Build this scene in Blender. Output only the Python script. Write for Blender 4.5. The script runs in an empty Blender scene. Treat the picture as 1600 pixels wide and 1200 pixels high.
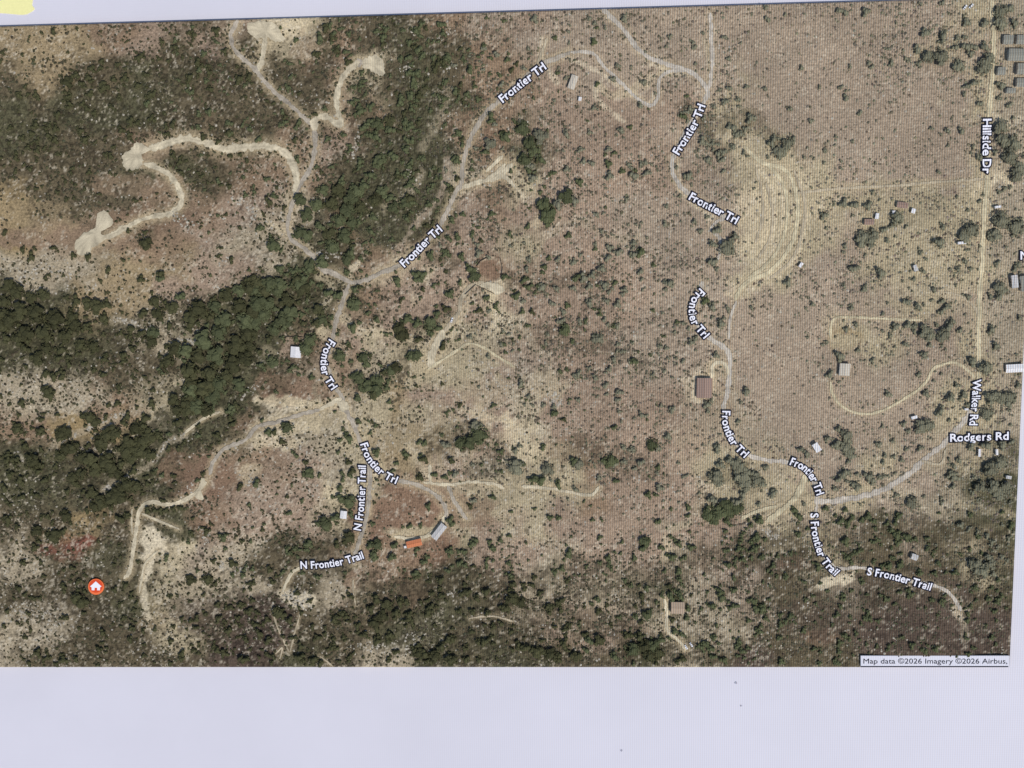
import bpy, math, random
import numpy as np
from mathutils import Matrix, Vector

random.seed(7); rng = np.random.default_rng(7)
S = bpy.context.scene
C = S.collection

# ------------------------------------------------------------------ camera
F_PX = 1270.0; DIST = 762.0
def nrm(v): v = np.array(v, float); return v/np.linalg.norm(v)
E1 = nrm((35280.0, -442.0, -F_PX))
E2 = np.array((210.0, 13050.0, F_PX)); E2 = nrm(E2 - E1*np.dot(E2, E1))
E3 = np.cross(E1, E2)
M3 = np.array([E1, -E2, -E3])                 # camera axes (right, down, forward) -> world
CAM = -M3 @ np.array((0, 0, DIST))
cd = bpy.data.cameras.new('camera'); cam = bpy.data.objects.new('camera', cd); C.objects.link(cam)
Rm = M3 @ np.diag((1.0, -1.0, -1.0))
cam.matrix_world = Matrix.Translation(Vector(CAM)) @ Matrix(Rm.tolist()).to_4x4()
cd.sensor_width = 36; cd.lens = F_PX/1600*36; cd.clip_start = 1; cd.clip_end = 6000
S.camera = cam

# ------------------------------------------------------------------ light
SUN_EL, SUN_AZ = math.radians(52), math.radians(140)      # azimuth clockwise from the top of the map
w = bpy.data.worlds.new('World'); S.world = w; w.use_nodes = True
nt = w.node_tree; nt.nodes.clear()
sky = nt.nodes.new('ShaderNodeTexSky'); sky.sky_type = 'NISHITA'; sky.sun_disc = False
sky.sun_elevation = SUN_EL; sky.sun_rotation = SUN_AZ
bg = nt.nodes.new('ShaderNodeBackground'); bg.inputs[1].default_value = 0.085
wo = nt.nodes.new('ShaderNodeOutputWorld')
nt.links.new(sky.outputs[0], bg.inputs[0]); nt.links.new(bg.outputs[0], wo.inputs[0])
ld = bpy.data.lights.new('sun', 'SUN'); ld.energy = 3.0; ld.angle = math.radians(0.6); ld.color = (1.0, 0.955, 0.89)
sun = bpy.data.objects.new('sun', ld); C.objects.link(sun)
sd = Vector((math.sin(SUN_AZ)*math.cos(SUN_EL), math.cos(SUN_AZ)*math.cos(SUN_EL), math.sin(SUN_EL)))
sun.rotation_euler = sd.to_track_quat('Z', 'Y').to_euler(); sun.location = (0, 0, 300)
S.view_settings.view_transform = 'Standard'; S.view_settings.look = 'None'
S.view_settings.gamma = 1; S.view_settings.exposure = 0.0; S.view_settings.use_curve_mapping = False

# ------------------------------------------------------------------ measuring
def px2w(x, y, z=0.0):
    """a point of the ground from its survey coordinates"""
    x = np.asarray(x, float); y = np.asarray(y, float)
    v = np.stack([x-800, y-600, np.full_like(x, F_PX)], -1) @ M3.T
    t = (z-CAM[2])/v[..., 2]
    return CAM[0]+t*v[..., 0], CAM[1]+t*v[..., 1]
def w2px(X, Y):
    p = np.stack([X-CAM[0], Y-CAM[1], np.full_like(X, -CAM[2])], -1) @ M3
    return 800+F_PX*p[..., 0]/p[..., 2], 600+F_PX*p[..., 1]/p[..., 2]
def P(x, y):
    a, b = px2w(x, y); return float(a), float(b)
MPP = 0.6
_, Y_TOP = P(600, 24.0); _, Y_BOT = P(800, 1042.3); X_RT, _ = P(1590, 760); X_LF, _ = P(-330, 600)

def height(X, Y):
    return (1.1*np.sin(X/31+1.3*np.sin(Y/57))+0.9*np.sin(Y/23+X/61+1.0)+0.7*np.sin((X+Y)/15.5+np.sin(X/40))
            + 0.45*np.sin((X-1.4*Y)/11.0+2*np.sin(Y/35))) * 0.8
def H(X, Y): return float(height(np.float64(X), np.float64(Y)))

# numpy value noise
_lat = rng.random((257, 257))
def vnoise(x, y, s, seed=0):
    x = x/s+seed*17.31+1000; y = y/s+seed*9.77+1000
    xi = np.floor(x).astype(int); yi = np.floor(y).astype(int)
    fx = x-xi; fy = y-yi; fx = fx*fx*(3-2*fx); fy = fy*fy*(3-2*fy)
    a = _lat[xi % 257, yi % 257]; b = _lat[(xi+1) % 257, yi % 257]; c = _lat[xi % 257, (yi+1) % 257]; d = _lat[(xi+1) % 257, (yi+1) % 257]
    return (a*(1-fx)+b*fx)*(1-fy)+(c*(1-fx)+d*fx)*fy

# ------------------------------------------------------------------ survey of the land, one character per 50 x 50 cell
COL = {'t': (138,122,95), 'b': (127,108,88), 'm': (140,122,104), 'g': (145,130,112), 'y': (154,142,116), 'p': (180,166,137), 'P': (200,187,160),
       'd': (90,81,63), 'k': (82,79,59), 'r': (120,98,80), 'o': (136,118,86), 'w': (149,137,115), 'n': (84,72,62), 'R': (116,68,58)}
ZONE = ["tttbmmdmppkddbbgmgggggggggggggyg", "tttbmdmdddbdkddbgggggggggggggygk", "dtddkdddddbpdkdbbmgggggyggggggyk",
        "kdkkkdddddbbkkdbmmmmmmygggggggyg", "kkddbbdddbmdkkbbkmmmmgyyyggggggk", "ddddkkdbbbdkkkwbymmmmmgypyggggyk",
        "tdddddbmmwkkkkmbmmmgggggpyyyyyyy", "obbbbbmwwdkkkdmmymmggggyyygyyyyk", "wwwtttmmwddbpmmbmmmmgggyyggyyyyg",
        "kktttmmkkkkbmmmpmmmmggggggggyygg", "kkkdwwkkkbmymyywmmmgggggggyyggyk", "kkkdddkkkwbwyyymgmmggggmgggwggyk",
        "wwwbyykkddbytmmmwmmmmgmggggggyyk", "bboowkkdwwwyyymmymmmmmgggggggyyk", "kkdwkkbbbmwytmmwyybmmmyygggyggyk",
        "kkddkkrmmmpyrryyyybmmmyyggygwwkk", "ddoddkbmmmyrrrymymmmmmmgyygkgkkk", "wddddpgwdddbbrdmmwmmmwmddyddddyd",
        "dddkkywwddwmrkkdwwwwkwwgddwddndd", "wwdddydnndddkkdddmmmwwwddddnnnnn", "wdddddnnnkdwwkdkkdddkwdndddnnnnn"]
DEN = ["22233343117665543233333323334412", "23354554555667753323333322344323", "54566666655257653332333422333343",
       "66777776664478764322224512222333", "67765566534687555322225543222233", "56654653347788545433335522222233",
       "35554433457777444433332312333323", "11110123547775443333333311333345", "32111122466434434333322222444334",
       "75222346887544444444332323333423", "88765688755565555555544422333433", "77766788644434215555542423222334",
       "34344588433454334333332321122344", "44435874354333343234433222123345", "77667832344333352334444433555444",
       "65555732335431222322235534444466", "56665544344321232332334444555567", "56443354566544653344455655666656",
       "66676455764357775455555556666666", "45666677777877776555554565555555", "55666677887658888877756666555555"]
ROK = ["34443333432233442222222211223321", "34443333332223333322222222223322", "23333333332123333222223222223332",
       "12333344333222443222223322222222", "12333333333322443222223412222222", "22233223532223654443334421222222",
       "12223335653222443344333212232333", "11111145653222322233332211233432", "65332333332442223322222211333433",
       "33333344233222344323332222333322", "33334522222334453333333322322222", "33334422232322445343332322232222",
       "56632322333354445443332222223332", "22344422654444445333322222223333", "33354223554323553334444422332233",
       "44322253444433333433333322223323", "45332135432111223332233334433222", "65433435433332344444444443333322",
       "66444555556333445444454443433333", "77655554754345555444555444333333", "65555555545655455444544543333333"]
def srgb_lin(c): return [((v/255+.055)/1.055)**2.4 for v in c]
def grid(rows, f): return np.array([[f(c) for c in r] for r in rows], float)
GC = grid(ZONE, lambda c: [(v/255/12.92 if v/255 <= .04045 else ((v/255+.055)/1.055)**2.4) for v in COL[c]])
GC[:14, 31] = srgb_lin((146, 134, 114)); GD = grid(DEN, float); GR = grid(ROK, float)
def samp(G, x, y):
    u = np.clip(x/50-0.5, 0, 31); v = np.clip(y/50-0.5, 0, 20)
    i = np.minimum(u.astype(int), 30); j = np.minimum(v.astype(int), 19); fu = u-i; fv = v-j
    fu = np.clip((fu-.5)*1.5+.5, 0, 1); fv = np.clip((fv-.5)*1.5+.5, 0, 1)
    if G.ndim == 3: fu = fu[..., None]; fv = fv[..., None]
    return (G[j, i]*(1-fu)+G[j, i+1]*fu)*(1-fv)+(G[j+1, i]*(1-fu)+G[j+1, i+1]*fu)*fv
def warp(x, y, a=26):
    return (x+(vnoise(x, y, 38, 1)-.5)*2*a+(vnoise(x, y, 12, 2)-.5)*a*.8, y+(vnoise(x, y, 38, 3)-.5)*2*a+(vnoise(x, y, 12, 4)-.5)*a*.8)

# roads: (surface, width, points)
ROADS = [
 ('sand', 11, [(232,232),(270,221),(297,217),(330,226),(345,233),(375,230),(400,229),(430,231),(447,240),(457,257),(464,280),(461,302)]),
 ('sand', 8, [(224,256),(240,260),(262,272),(278,292),(284,312),(278,325),(262,335),(230,341),(205,352),(180,365),(160,375),(140,385),(130,392)]),
 ('dirt', 7, [(372,32),(360,55),(368,80),(398,108),(422,137),(452,162),(475,184),(490,200),(491,244),(481,270),(467,292),(459,312),(453,332),(449,355),(456,374),(475,388),(492,404),(503,420),(530,431),(548,441)]),
 ('sand', 8, [(418,40),(413,62),(410,85),(403,110)]),
 ('sand', 9, [(488,190),(502,182),(517,186),(532,195),(532,186),(527,165),(528,140),(537,118),(549,105),(566,97)]),
 ('dirt', 7, [(520,425),(548,441),(572,437),(592,428),(620,416),(648,398),(672,372),(688,352),(697,333),(711,303),(721,285),(723,260),(728,235),(738,210),(752,186),(765,170),(790,148),(820,122),(850,100),(872,90),(892,82)]),
 ('asphalt', 5, [(892,82),(925,84),(947,108),(975,135),(1000,158),(1018,165),(1028,150),(1030,125),(1045,112),(1072,110)]),
 ('asphalt', 7, [(940,12),(960,32),(978,52),(1000,80),(1030,97),(1075,110),(1095,127),(1106,141),(1097,165),(1070,210),(1053,245),(1051,268),(1060,287),(1080,305),(1115,328),(1140,342),(1155,346)]),
 ('asphalt', 6, [(1110,20),(1112,60),(1113,100),(1108,138)]),
 ('asphalt', 5, [(1154,346),(1130,342),(1114,352),(1112,362),(1124,372),(1124,398),(1118,408)]),
 ('asphalt', 7, [(1098,440),(1088,465),(1083,488),(1090,508),(1106,527),(1132,545),(1141,565),(1139,600),(1131,640),(1138,672),(1165,708),(1200,719),(1236,723),(1264,738),(1276,765),(1276,790)]),
 ('sand', 6, [(1098,592),(1112,588),(1114,572),(1122,566),(1133,570),(1139,586)]),
 ('asphalt', 9, [(1272,783),(1300,783),(1330,778),(1380,765),(1420,742),(1450,715),(1475,694),(1496,672),(1515,645),(1524,620)]),
 ('sand', 7, [(722,293),(745,286),(762,280),(778,268),(790,256)]),
 ('sand', 9, [(766,283),(780,276),(794,262),(801,256)]),
 ('sand', 6, [(780,272),(794,280),(806,294)]),
 ('sand', 6, [(760,268),(772,256),(786,243)]),
 ('ochre', 6, [(1162,228),(1188,254),(1222,263),(1240,288),(1246,330),(1241,370),(1226,400),(1200,426),(1176,436),(1158,450),(1148,470)]),
 ('ochre', 5, [(1172,240),(1208,268),(1227,300),(1229,350),(1217,388),(1192,418),(1168,434)]),
 ('track', 4, [(1240,266),(1257,318),(1252,368),(1236,408),(1202,436)]),
 ('track', 4, [(1196,286),(1207,330),(1203,372),(1184,404)]),
 ('track', 4, [(1180,262),(1190,300),(1192,340),(1180,380)]),
 ('track', 4, [(1244,302),(1320,294),(1400,290),(1470,284),(1540,280)]),
 ('ochre', 7, [(1550,-4),(1551,90),(1546,180),(1541,280),(1536,350),(1532,440),(1529,500),(1527,590),(1523,670)]),
 ('ochre', 4, [(1298,530),(1299,508),(1310,496),(1360,497),(1400,499),(1440,500)]),
 ('track', 4, [(1475,456),(1500,462),(1520,477),(1530,497)]),
 ('ochre', 4, [(1297,596),(1302,618),(1320,638),(1348,647),(1375,643),(1400,631),(1425,616),(1446,598),(1456,578),(1472,569),(1492,567),(1510,578),(1521,590)]),
 ('sand', 11, [(671,574),(676,552),(686,530),(694,516)]),
 ('track', 7, [(694,518),(702,508),(716,490),(722,464),(738,446),(756,440)]),
 ('ochre', 4, [(668,577),(692,562),(716,546),(732,537),(752,541),(780,558),(803,573)]),
 ('dirt', 6, [(500,640),(470,647),(432,660),(402,666),(385,686),(352,701),(336,718),(327,742)]),
 ('dirt', 7, [(546,443),(537,470),(526,500),(520,530),(510,562),(518,592),(534,620),(540,640),(552,660),(562,688),(571,705),(590,730),(616,748),(650,756),(676,769),(693,786),(698,802),(690,820)]),
 ('sand', 7, [(534,622),(515,632),(500,640)]),
 ('sand', 6, [(695,806),(687,822),(665,838),(640,841),(616,838)]),
 ('dirt', 7, [(571,703),(578,740),(577,780),(571,815),(560,850),(552,882)]),
 ('sand', 6.5, [(322,752),(306,770),(282,784),(262,788),(240,784),(226,789),(218,801),(214,822),(211,845),(207,872),(203,893),(194,904)]),
 ('sand', 3, [(207,795),(206,820),(207,835)]),
 ('sand', 4, [(222,802),(246,812),(282,826)]),
 ('sand', 3, [(247,860),(228,880),(222,905),(218,926)]),
 ('sand', 5, [(662,753),(700,757),(740,753),(772,757),(788,764)]),
 ('sand', 5, [(672,725),(672,755)]),
 ('dirt', 6, [(700,758),(712,785),(730,812)]),
 ('sand', 5, [(815,760),(850,762),(880,767),(900,771),(925,773),(936,760)]),
 ('ochre', 9, [(1258,740),(1251,762),(1236,784),(1216,800),(1196,815)]),
 ('ochre', 5, [(1214,790),(1180,800),(1158,812)]),
 ('asphalt', 5.5, [(1276,788),(1273,830),(1284,860),(1306,887),(1340,888),(1360,891),(1400,903),(1455,914),(1476,921),(1491,936),(1502,955)]),
 ('sand', 5, [(472,885),(456,896),(447,911),(441,926)]),
 ('track', 2.5, [(425,950),(434,980),(444,1002),(452,1019)]),
 ('track', 2.5, [(469,958),(461,988),(453,1019)]),
 ('track', 2.5, [(430,1022),(441,1012),(437,1030)]),
 ('track', 2.5, [(552,905),(553,925),(557,945)]),
 ('sand', 5, [(1038,935),(1042,960),(1043,985),(1060,1000),(1072,1016)]),
 ('track', 3, [(733,966),(770,962),(802,971)]),
 ('track', 3, [(500,1024),(512,1034),(520,1041)]),
 ('sand', 4, [(345,643),(322,652),(300,668),(290,676)]),
 ('dirt', 5, [(558,92),(565,97),(560,105)]),
 ('asphalt', 4, [(1150,470),(1140,500),(1138,530)]),
 ('track', 4, [(855,60),(840,100)]),
 ('track', 4, [(1440,720),(1470,725),(1480,700)]),
]
# bare sandy ground: polygons joined to the dirt roads
PADS = [
 [(191,243),(205,232),(213,222),(228,228),(236,234),(222,240),(223,256),(213,265),(198,266),(192,255)],
 [(118,378),(130,366),(150,356),(158,345),(153,333),(168,330),(178,350),(160,362),(166,372),(146,388),(138,399),(122,396)],
 [(566,94),(578,88),(590,87),(600,98),(600,117),(588,116),(576,108),(566,104)],
 [(388,36),(425,34),(440,52),(445,60),(436,66),(418,58),(400,60),(386,48)],
 [(310,764),(316,748),(322,752),(313,768),(318,780),(305,777)],
 [(748,447),(762,440),(788,450),(780,461),(765,452)],
 [(526,628),(540,626),(546,638),(534,644)],
 [(484,190),(494,182),(498,198),(488,204)],
]
# paler or darker ground with soft edges: cx, cy, rx, ry, colour, strength
SOFT = [(900,80,24,11,'g',.9),(455,60,55,38,'p',.55),(480,80,25,30,'r',.4),(1140,690,90,70,'y',.3),(1195,330,48,105,'p',.6),(1205,330,30,90,'p',.4),(1175,250,40,40,'y',.6),
 (1230,780,45,30,'y',.9),(1225,740,30,20,'y',.6),(1318,530,28,20,'o',.6),(1320,535,22,14,'y',.8),(640,790,48,38,'r',.9),(735,800,40,26,'r',.6),
 (330,740,45,28,'r',.8),(280,730,38,30,'r',.65),(390,660,30,20,'r',.5),(445,610,55,28,'r',.85),(60,370,85,20,'b',1),(10,320,45,40,'o',.5),(60,340,60,30,'t',.5),
 (764,423,19,21,'r',.9),(600,420,40,15,'b',.6),(440,235,12,40,'b',.5),(200,290,60,20,'b',.6),(245,340,60,20,'r',.5),(260,300,35,30,'b',.8),
 (120,850,36,14,'R',.45),(112,862,30,16,'R',.35),(75,860,20,10,'R',.5),(138,848,14,10,'R',.6),(170,870,40,24,'k',.8),(96,838,20,14,'o',.3),(100,665,30,20,'o',.8),(200,910,50,28,'d',.5),
 (350,870,30,18,'w',.7),(390,740,18,20,'p',.5),(240,960,22,30,'t',.35),(40,975,50,22,'w',.7),(1060,1000,30,18,'y',.6),(1062,948,14,12,'t',.7),
 (575,905,35,18,'r',.7),(720,575,60,20,'y',.8),(760,610,50,25,'y',.5),(640,560,40,22,'y',.5),(700,690,60,40,'y',.5),(820,690,40,30,'p',.6),
 (820,630,30,22,'w',.7),(850,600,35,25,'y',.6),(450,660,60,18,'p',.5),(500,655,40,25,'y',.7),(560,870,60,15,'b',.5),(650,830,45,8,'y',.9),
 (458,545,22,20,'m',.9),(415,550,22,10,'y',.4),(505,515,14,10,'p',.8),(545,500,30,20,'b',.5),(640,690,70,30,'t',.6),(1190,560,60,70,'g',.8),
 (1240,620,60,60,'g',.8),(1250,120,110,90,'g',.7),(1380,180,130,60,'g',.6),(1370,600,60,30,'g',.7),(1100,600,35,28,'p',.35),(885,700,60,20,'b',.5),
 (1450,440,60,25,'y',.3),(1300,712,13,17,'g',1),(1465,735,20,14,'w',.7),(1400,950,130,60,'n',.55),(1240,880,30,12,'r',.6),(1225,880,40,16,'n',.5),
 (1280,995,30,12,'r',.5),(1150,740,55,40,'y',.5),(750,655,18,20,'p',.5),(960,640,60,40,'m',.4),(330,815,40,18,'r',.4),(310,960,50,30,'n',.55),(440,990,22,20,'n',.7)]
# drifts along the gullies and pale washes: width, colour, strength, density (or None to leave it), points
STROKES = [
 (21,'P',.95,1,[(236,840),(240,852),(236,868)]), (10,'P',.9,1,[(236,868),(232,885),(229,902)]), (6,'P',.6,2,[(229,902),(226,930),(232,965)]), (5,'P',.5,2,[(250,855),(262,840),(270,850)]),
 (13,'P',.75,3,[(448,932),(466,938),(484,938)]), (13,'P',.7,1,[(1284,915),(1305,908),(1322,905)]),
 (24,'p',.6,1.5,[(1150,215),(1180,250),(1215,262),(1238,300),(1240,350),(1225,395),(1190,425),(1150,445)]), (30,'p',.35,2,[(1190,300),(1200,350),(1190,390)]),
 (9,'P',.5,2,[(1496,955),(1507,975),(1508,995)]), (6,'d',.45,5,[(1228,268),(1248,300),(1249,350),(1232,395)]), (4,'d',.35,4,[(1195,285),(1214,320),(1214,365),(1196,402)]),
 (14,'d',.35,7,[(1100,190),(1125,235),(1150,220),(1170,190)]),
 (30,'n',.5,5.5,[(1230,960),(1330,980),(1430,990),(1560,1000)]), (26,'d',.45,6.5,[(1240,870),(1330,850),(1420,835),(1540,830)]), (24,'k',.4,8,[(1490,870),(1540,890),(1575,920)]),
 (22,'d',.5,7,[(600,915),(720,905),(850,910),(960,930),(1060,950)]),
 (4,'P',.8,1,[(1166,234),(1200,262),(1221,300),(1222,350),(1205,395),(1170,425)]), (4,'P',.8,1,[(1200,240),(1232,280),(1238,330),(1234,380),(1212,415)]), (3.5,'P',.7,1,[(1180,262),(1204,290),(1211,330),(1206,380),(1188,410)]),
 (22,'y',.7,2,[(1170,225),(1215,255),(1240,300),(1235,360),(1210,410),(1160,440)]), (3.5,'P',.7,1,[(1200,434),(1240,405),(1256,360),(1257,310),(1245,275)]),
 (4,'P',.6,1,[(1086,590),(1086,625),(1114,626),(1113,590),(1098,588)]), (4,'P',.6,1,[(744,428),(752,408),(770,403),(784,415),(784,432),(770,446),(752,444)]),
 (5,'P',.5,2,[(880,88),(930,110),(985,145),(1012,163),(1022,150)]), (4,'P',.55,2,[(950,25),(980,55),(1005,85),(1050,102)]), (5,'P',.5,2,[(945,118),(930,150),(975,190)]),
 (7,'P',.5,2,[(1020,100),(1045,112),(1075,115)]), (6,'P',.55,2,[(1060,260),(1066,300),(1090,322),(1110,340)]), (5,'P',.5,2,[(845,60),(850,100),(870,130)]),
 (6,'P',.6,2,[(818,310),(800,280),(780,260)]), (10,'k',.35,7,[(815,195),(845,220),(835,245)]), (8,'P',.6,2,[(1550,180),(1575,190),(1590,185)]), (6,'P',.6,2,[(1545,290),(1560,275),(1580,290)]),
 (5,'P',.6,2,[(400,627),(440,640),(480,634)]), (7,'P',.55,2,[(405,680),(425,690),(445,700)]), (9,'P',.55,2,[(520,628),(540,640),(545,655)]), (6,'P',.6,2,[(553,440),(545,425),(560,412)]),
 (12,'k',.4,7.5,[(730,665),(745,680),(735,695)]), (18,'k',.4,8,[(1115,745),(1150,735),(1170,760)]), (16,'k',.4,8,[(1105,805),(1135,800),(1155,785)]),
 (14,'k',.3,7,[(1545,740),(1570,765),(1590,775)]), (16,'k',.3,7,[(1500,870),(1540,880),(1570,900)]), (12,'k',.3,7,[(1530,690),(1560,690),(1585,690)]),
 (40,'k',.7,7.6,[(480,430),(420,470),(370,520),(335,580),(310,620),(250,680),(190,720),(150,760),(90,740),(20,730),(-60,740)]),
 (34,'k',.5,7.5,[(-60,500),(40,490),(110,520),(200,520),(270,500),(340,480),(400,450)]),
 (34,'k',.6,7.5,[(660,60),(640,120),(655,190),(620,250),(570,290),(530,350),(490,390)]),
 (26,'k',.5,7.5,[(560,110),(570,180),(600,230)]),
 (26,'k',.5,7.5,[(60,190),(120,150),(180,175),(240,170),(290,120)]),
 (30,'k',.5,8,[(570,920),(610,950),(640,985),(690,1015),(760,1005)]),
 (30,'d',.6,7.5,[(480,1000),(540,960),(600,930),(700,920),(790,940),(870,960),(960,985),(1030,1015),(1100,1020)]),
 (26,'d',.5,7,[(880,880),(980,900),(1060,890),(1140,860),(1200,850),(1290,830),(1400,820),(1500,850)]),
 (24,'d',.5,7,[(430,600),(500,510),(540,470)]),
 (16,'d',.35,7,[(560,600),(620,580),(650,520),(700,490)]),
 (18,'d',.35,7,[(1070,170),(1110,200),(1160,180),(1210,225)]),
 (15,'d',.3,6.5,[(800,440),(870,440),(930,430)]), (22,'d',.3,6.5,[(830,520),(920,540),(1000,560)]),
 (26,'d',.35,7,[(690,690),(740,680),(790,720),(740,740)]), (26,'d',.3,6.5,[(900,700),(980,720),(1030,740)]),
 (9,'p',.75,2,[(402,626),(450,628),(500,632),(535,632)]), (10,'p',.6,2,[(400,690),(430,688),(450,665),(490,668)]), (8,'p',.6,2,[(430,680),(440,700),(470,690)]),
 (9,'p',.6,2,[(790,650),(800,680),(826,700),(850,704)]), (12,'p',.7,2,[(802,700),(820,695),(838,700),(815,718)]), (7,'p',.5,2,[(720,640),(760,650),(800,660)]),
 (8,'p',.55,2,[(640,700),(660,730),(672,750)]), (9,'p',.5,2,[(540,500),(560,515),(600,520),(640,530)]), (10,'y',.6,3,[(640,600),(700,575),(760,545)]),
 (9,'p',.55,2,[(500,430),(520,450),(500,500),(505,525)]), (8,'p',.5,2,[(720,440),(732,470),(716,500)]), (8,'p',.5,2,[(800,262),(830,300),(850,330),(835,350)]),
 (8,'p',.5,2,[(1040,870),(1050,830),(1075,815)]), (12,'y',.6,3,[(1120,790),(1160,770),(1200,765)]), (10,'w',.6,3,[(1030,820),(1060,822),(1080,815)]),
 (7,'w',.6,2,[(160,768),(190,748),(215,735),(245,715),(262,692),(290,680)]), (8,'w',.6,2,[(85,693),(115,680),(140,666),(165,658),(215,642)]), (7,'w',.55,2,[(178,500),(212,505),(228,518),(250,520)]),
 (12,'w',.5,2,[(270,540),(292,530),(300,520)]), (7,'p',.5,2,[(400,330),(440,360),(470,370)]), (9,'w',.5,3,[(600,330),(640,300),(660,270)]), (8,'w',.4,3,[(700,140),(690,180),(660,230)]),
 (9,'w',.5,3,[(850,370),(900,345),(960,375),(1000,370)]), (8,'w',.5,3,[(810,470),(830,540),(860,560),(850,590)]), (7,'g',.7,2,[(620,395),(650,350),(690,300),(700,250)]),
 (9,'r',.6,2,[(735,180),(760,200),(770,230)]), (14,'r',.4,2.5,[(520,340),(600,400),(640,380)]), (10,'r',.4,2,[(230,325),(200,345),(160,350)]),
 (9,'p',.5,2,[(940,140),(960,150),(990,140),(1040,110)]), (8,'w',.7,2,[(1100,60),(1112,90),(1108,130)]), (6,'p',.5,2,[(1060,250),(1052,270),(1065,295),(1090,320)]),
 (12,'y',.5,2,[(1255,300),(1330,293),(1420,290),(1530,285)]), (10,'w',.5,2,[(1120,560),(1150,620),(1155,680)]), (10,'w',.4,3,[(1460,730),(1480,700),(1500,690)]),
 (9,'p',.4,2,[(1520,300),(1550,270),(1580,290)]), (8,'w',.5,3,[(1560,175),(1580,185),(1560,205)]), (12,'w',.5,3,[(1480,700),(1560,710),(1590,730)]), (9,'y',.5,3,[(1500,790),(1560,800),(1590,805)])]

# ------------------------------------------------------------------ keep-clear mask
MW, MH, OX = 2200, 1160, 340
mask = np.zeros((MH, MW), bool)
def dist_disc(x, y, r):
    x0, x1, y0, y1 = int(x-r+OX), int(x+r+OX)+2, int(y-r), int(y+r)+2
    x0 = max(x0, 0); y0 = max(y0, 0); x1 = min(x1, MW); y1 = min(y1, MH)
    if x0 >= x1 or y0 >= y1: return
    yy, xx = np.mgrid[y0:y1, x0:x1]
    mask[y0:y1, x0:x1] |= (xx-OX-x)**2+(yy-y)**2 <= r*r
def resample(pts, step):
    # Catmull-Rom through the points
    p = np.array(pts, float); q = np.vstack([2*p[0]-p[1], p, 2*p[-1]-p[-2]]); out = []
    for i in range(1, len(q)-2):
        n = max(2, int(np.linalg.norm(q[i+1]-q[i])/step))
        for t in np.arange(n)/n:
            out.append(.5*((2*q[i])+(-q[i-1]+q[i+1])*t+(2*q[i-1]-5*q[i]+4*q[i+1]-q[i+2])*t*t+(-q[i-1]+3*q[i]-3*q[i+1]+q[i+2])*t**3))
    out.append(q[-2]); return np.array(out)
def inpoly(x, y, poly):
    x = np.asarray(x, float); r = np.zeros(np.shape(x), bool); n = len(poly)
    for i in range(n):
        (x1, y1), (x2, y2) = poly[i], poly[(i+1) % n]
        c = ((y1 > y) != (y2 > y)) & (x < (x2-x1)*(y-y1)/((y2-y1) if y2 != y1 else 1e-9)+x1)
        r ^= c
    return r
def clear_poly(poly, grow=0):
    a = np.array(poly, float); c = a.mean(0); a = c+(a-c)*(1+grow/ max(1, np.abs(a-c).max()))
    x0, y0 = a.min(0).astype(int)-1; x1, y1 = a.max(0).astype(int)+2
    x0 = max(x0, -OX); y0 = max(y0, 0); x1 = min(x1, MW-OX); y1 = min(y1, MH)
    yy, xx = np.mgrid[y0:y1, x0:x1]
    mask[y0:y1, x0+OX:x1+OX] |= inpoly(xx, yy, a)
ROADPTS = []
for kind, wd, pts in ROADS:
    rp = resample(pts, 2.2); ROADPTS.append(rp)
    if kind != 'track' or wd > 5:
        for x, y in rp: dist_disc(x, y, wd*.42+.3)
    else:
        for x, y in rp: dist_disc(x, y, wd*.35)
for p in PADS: clear_poly(p, -1.5)

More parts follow.
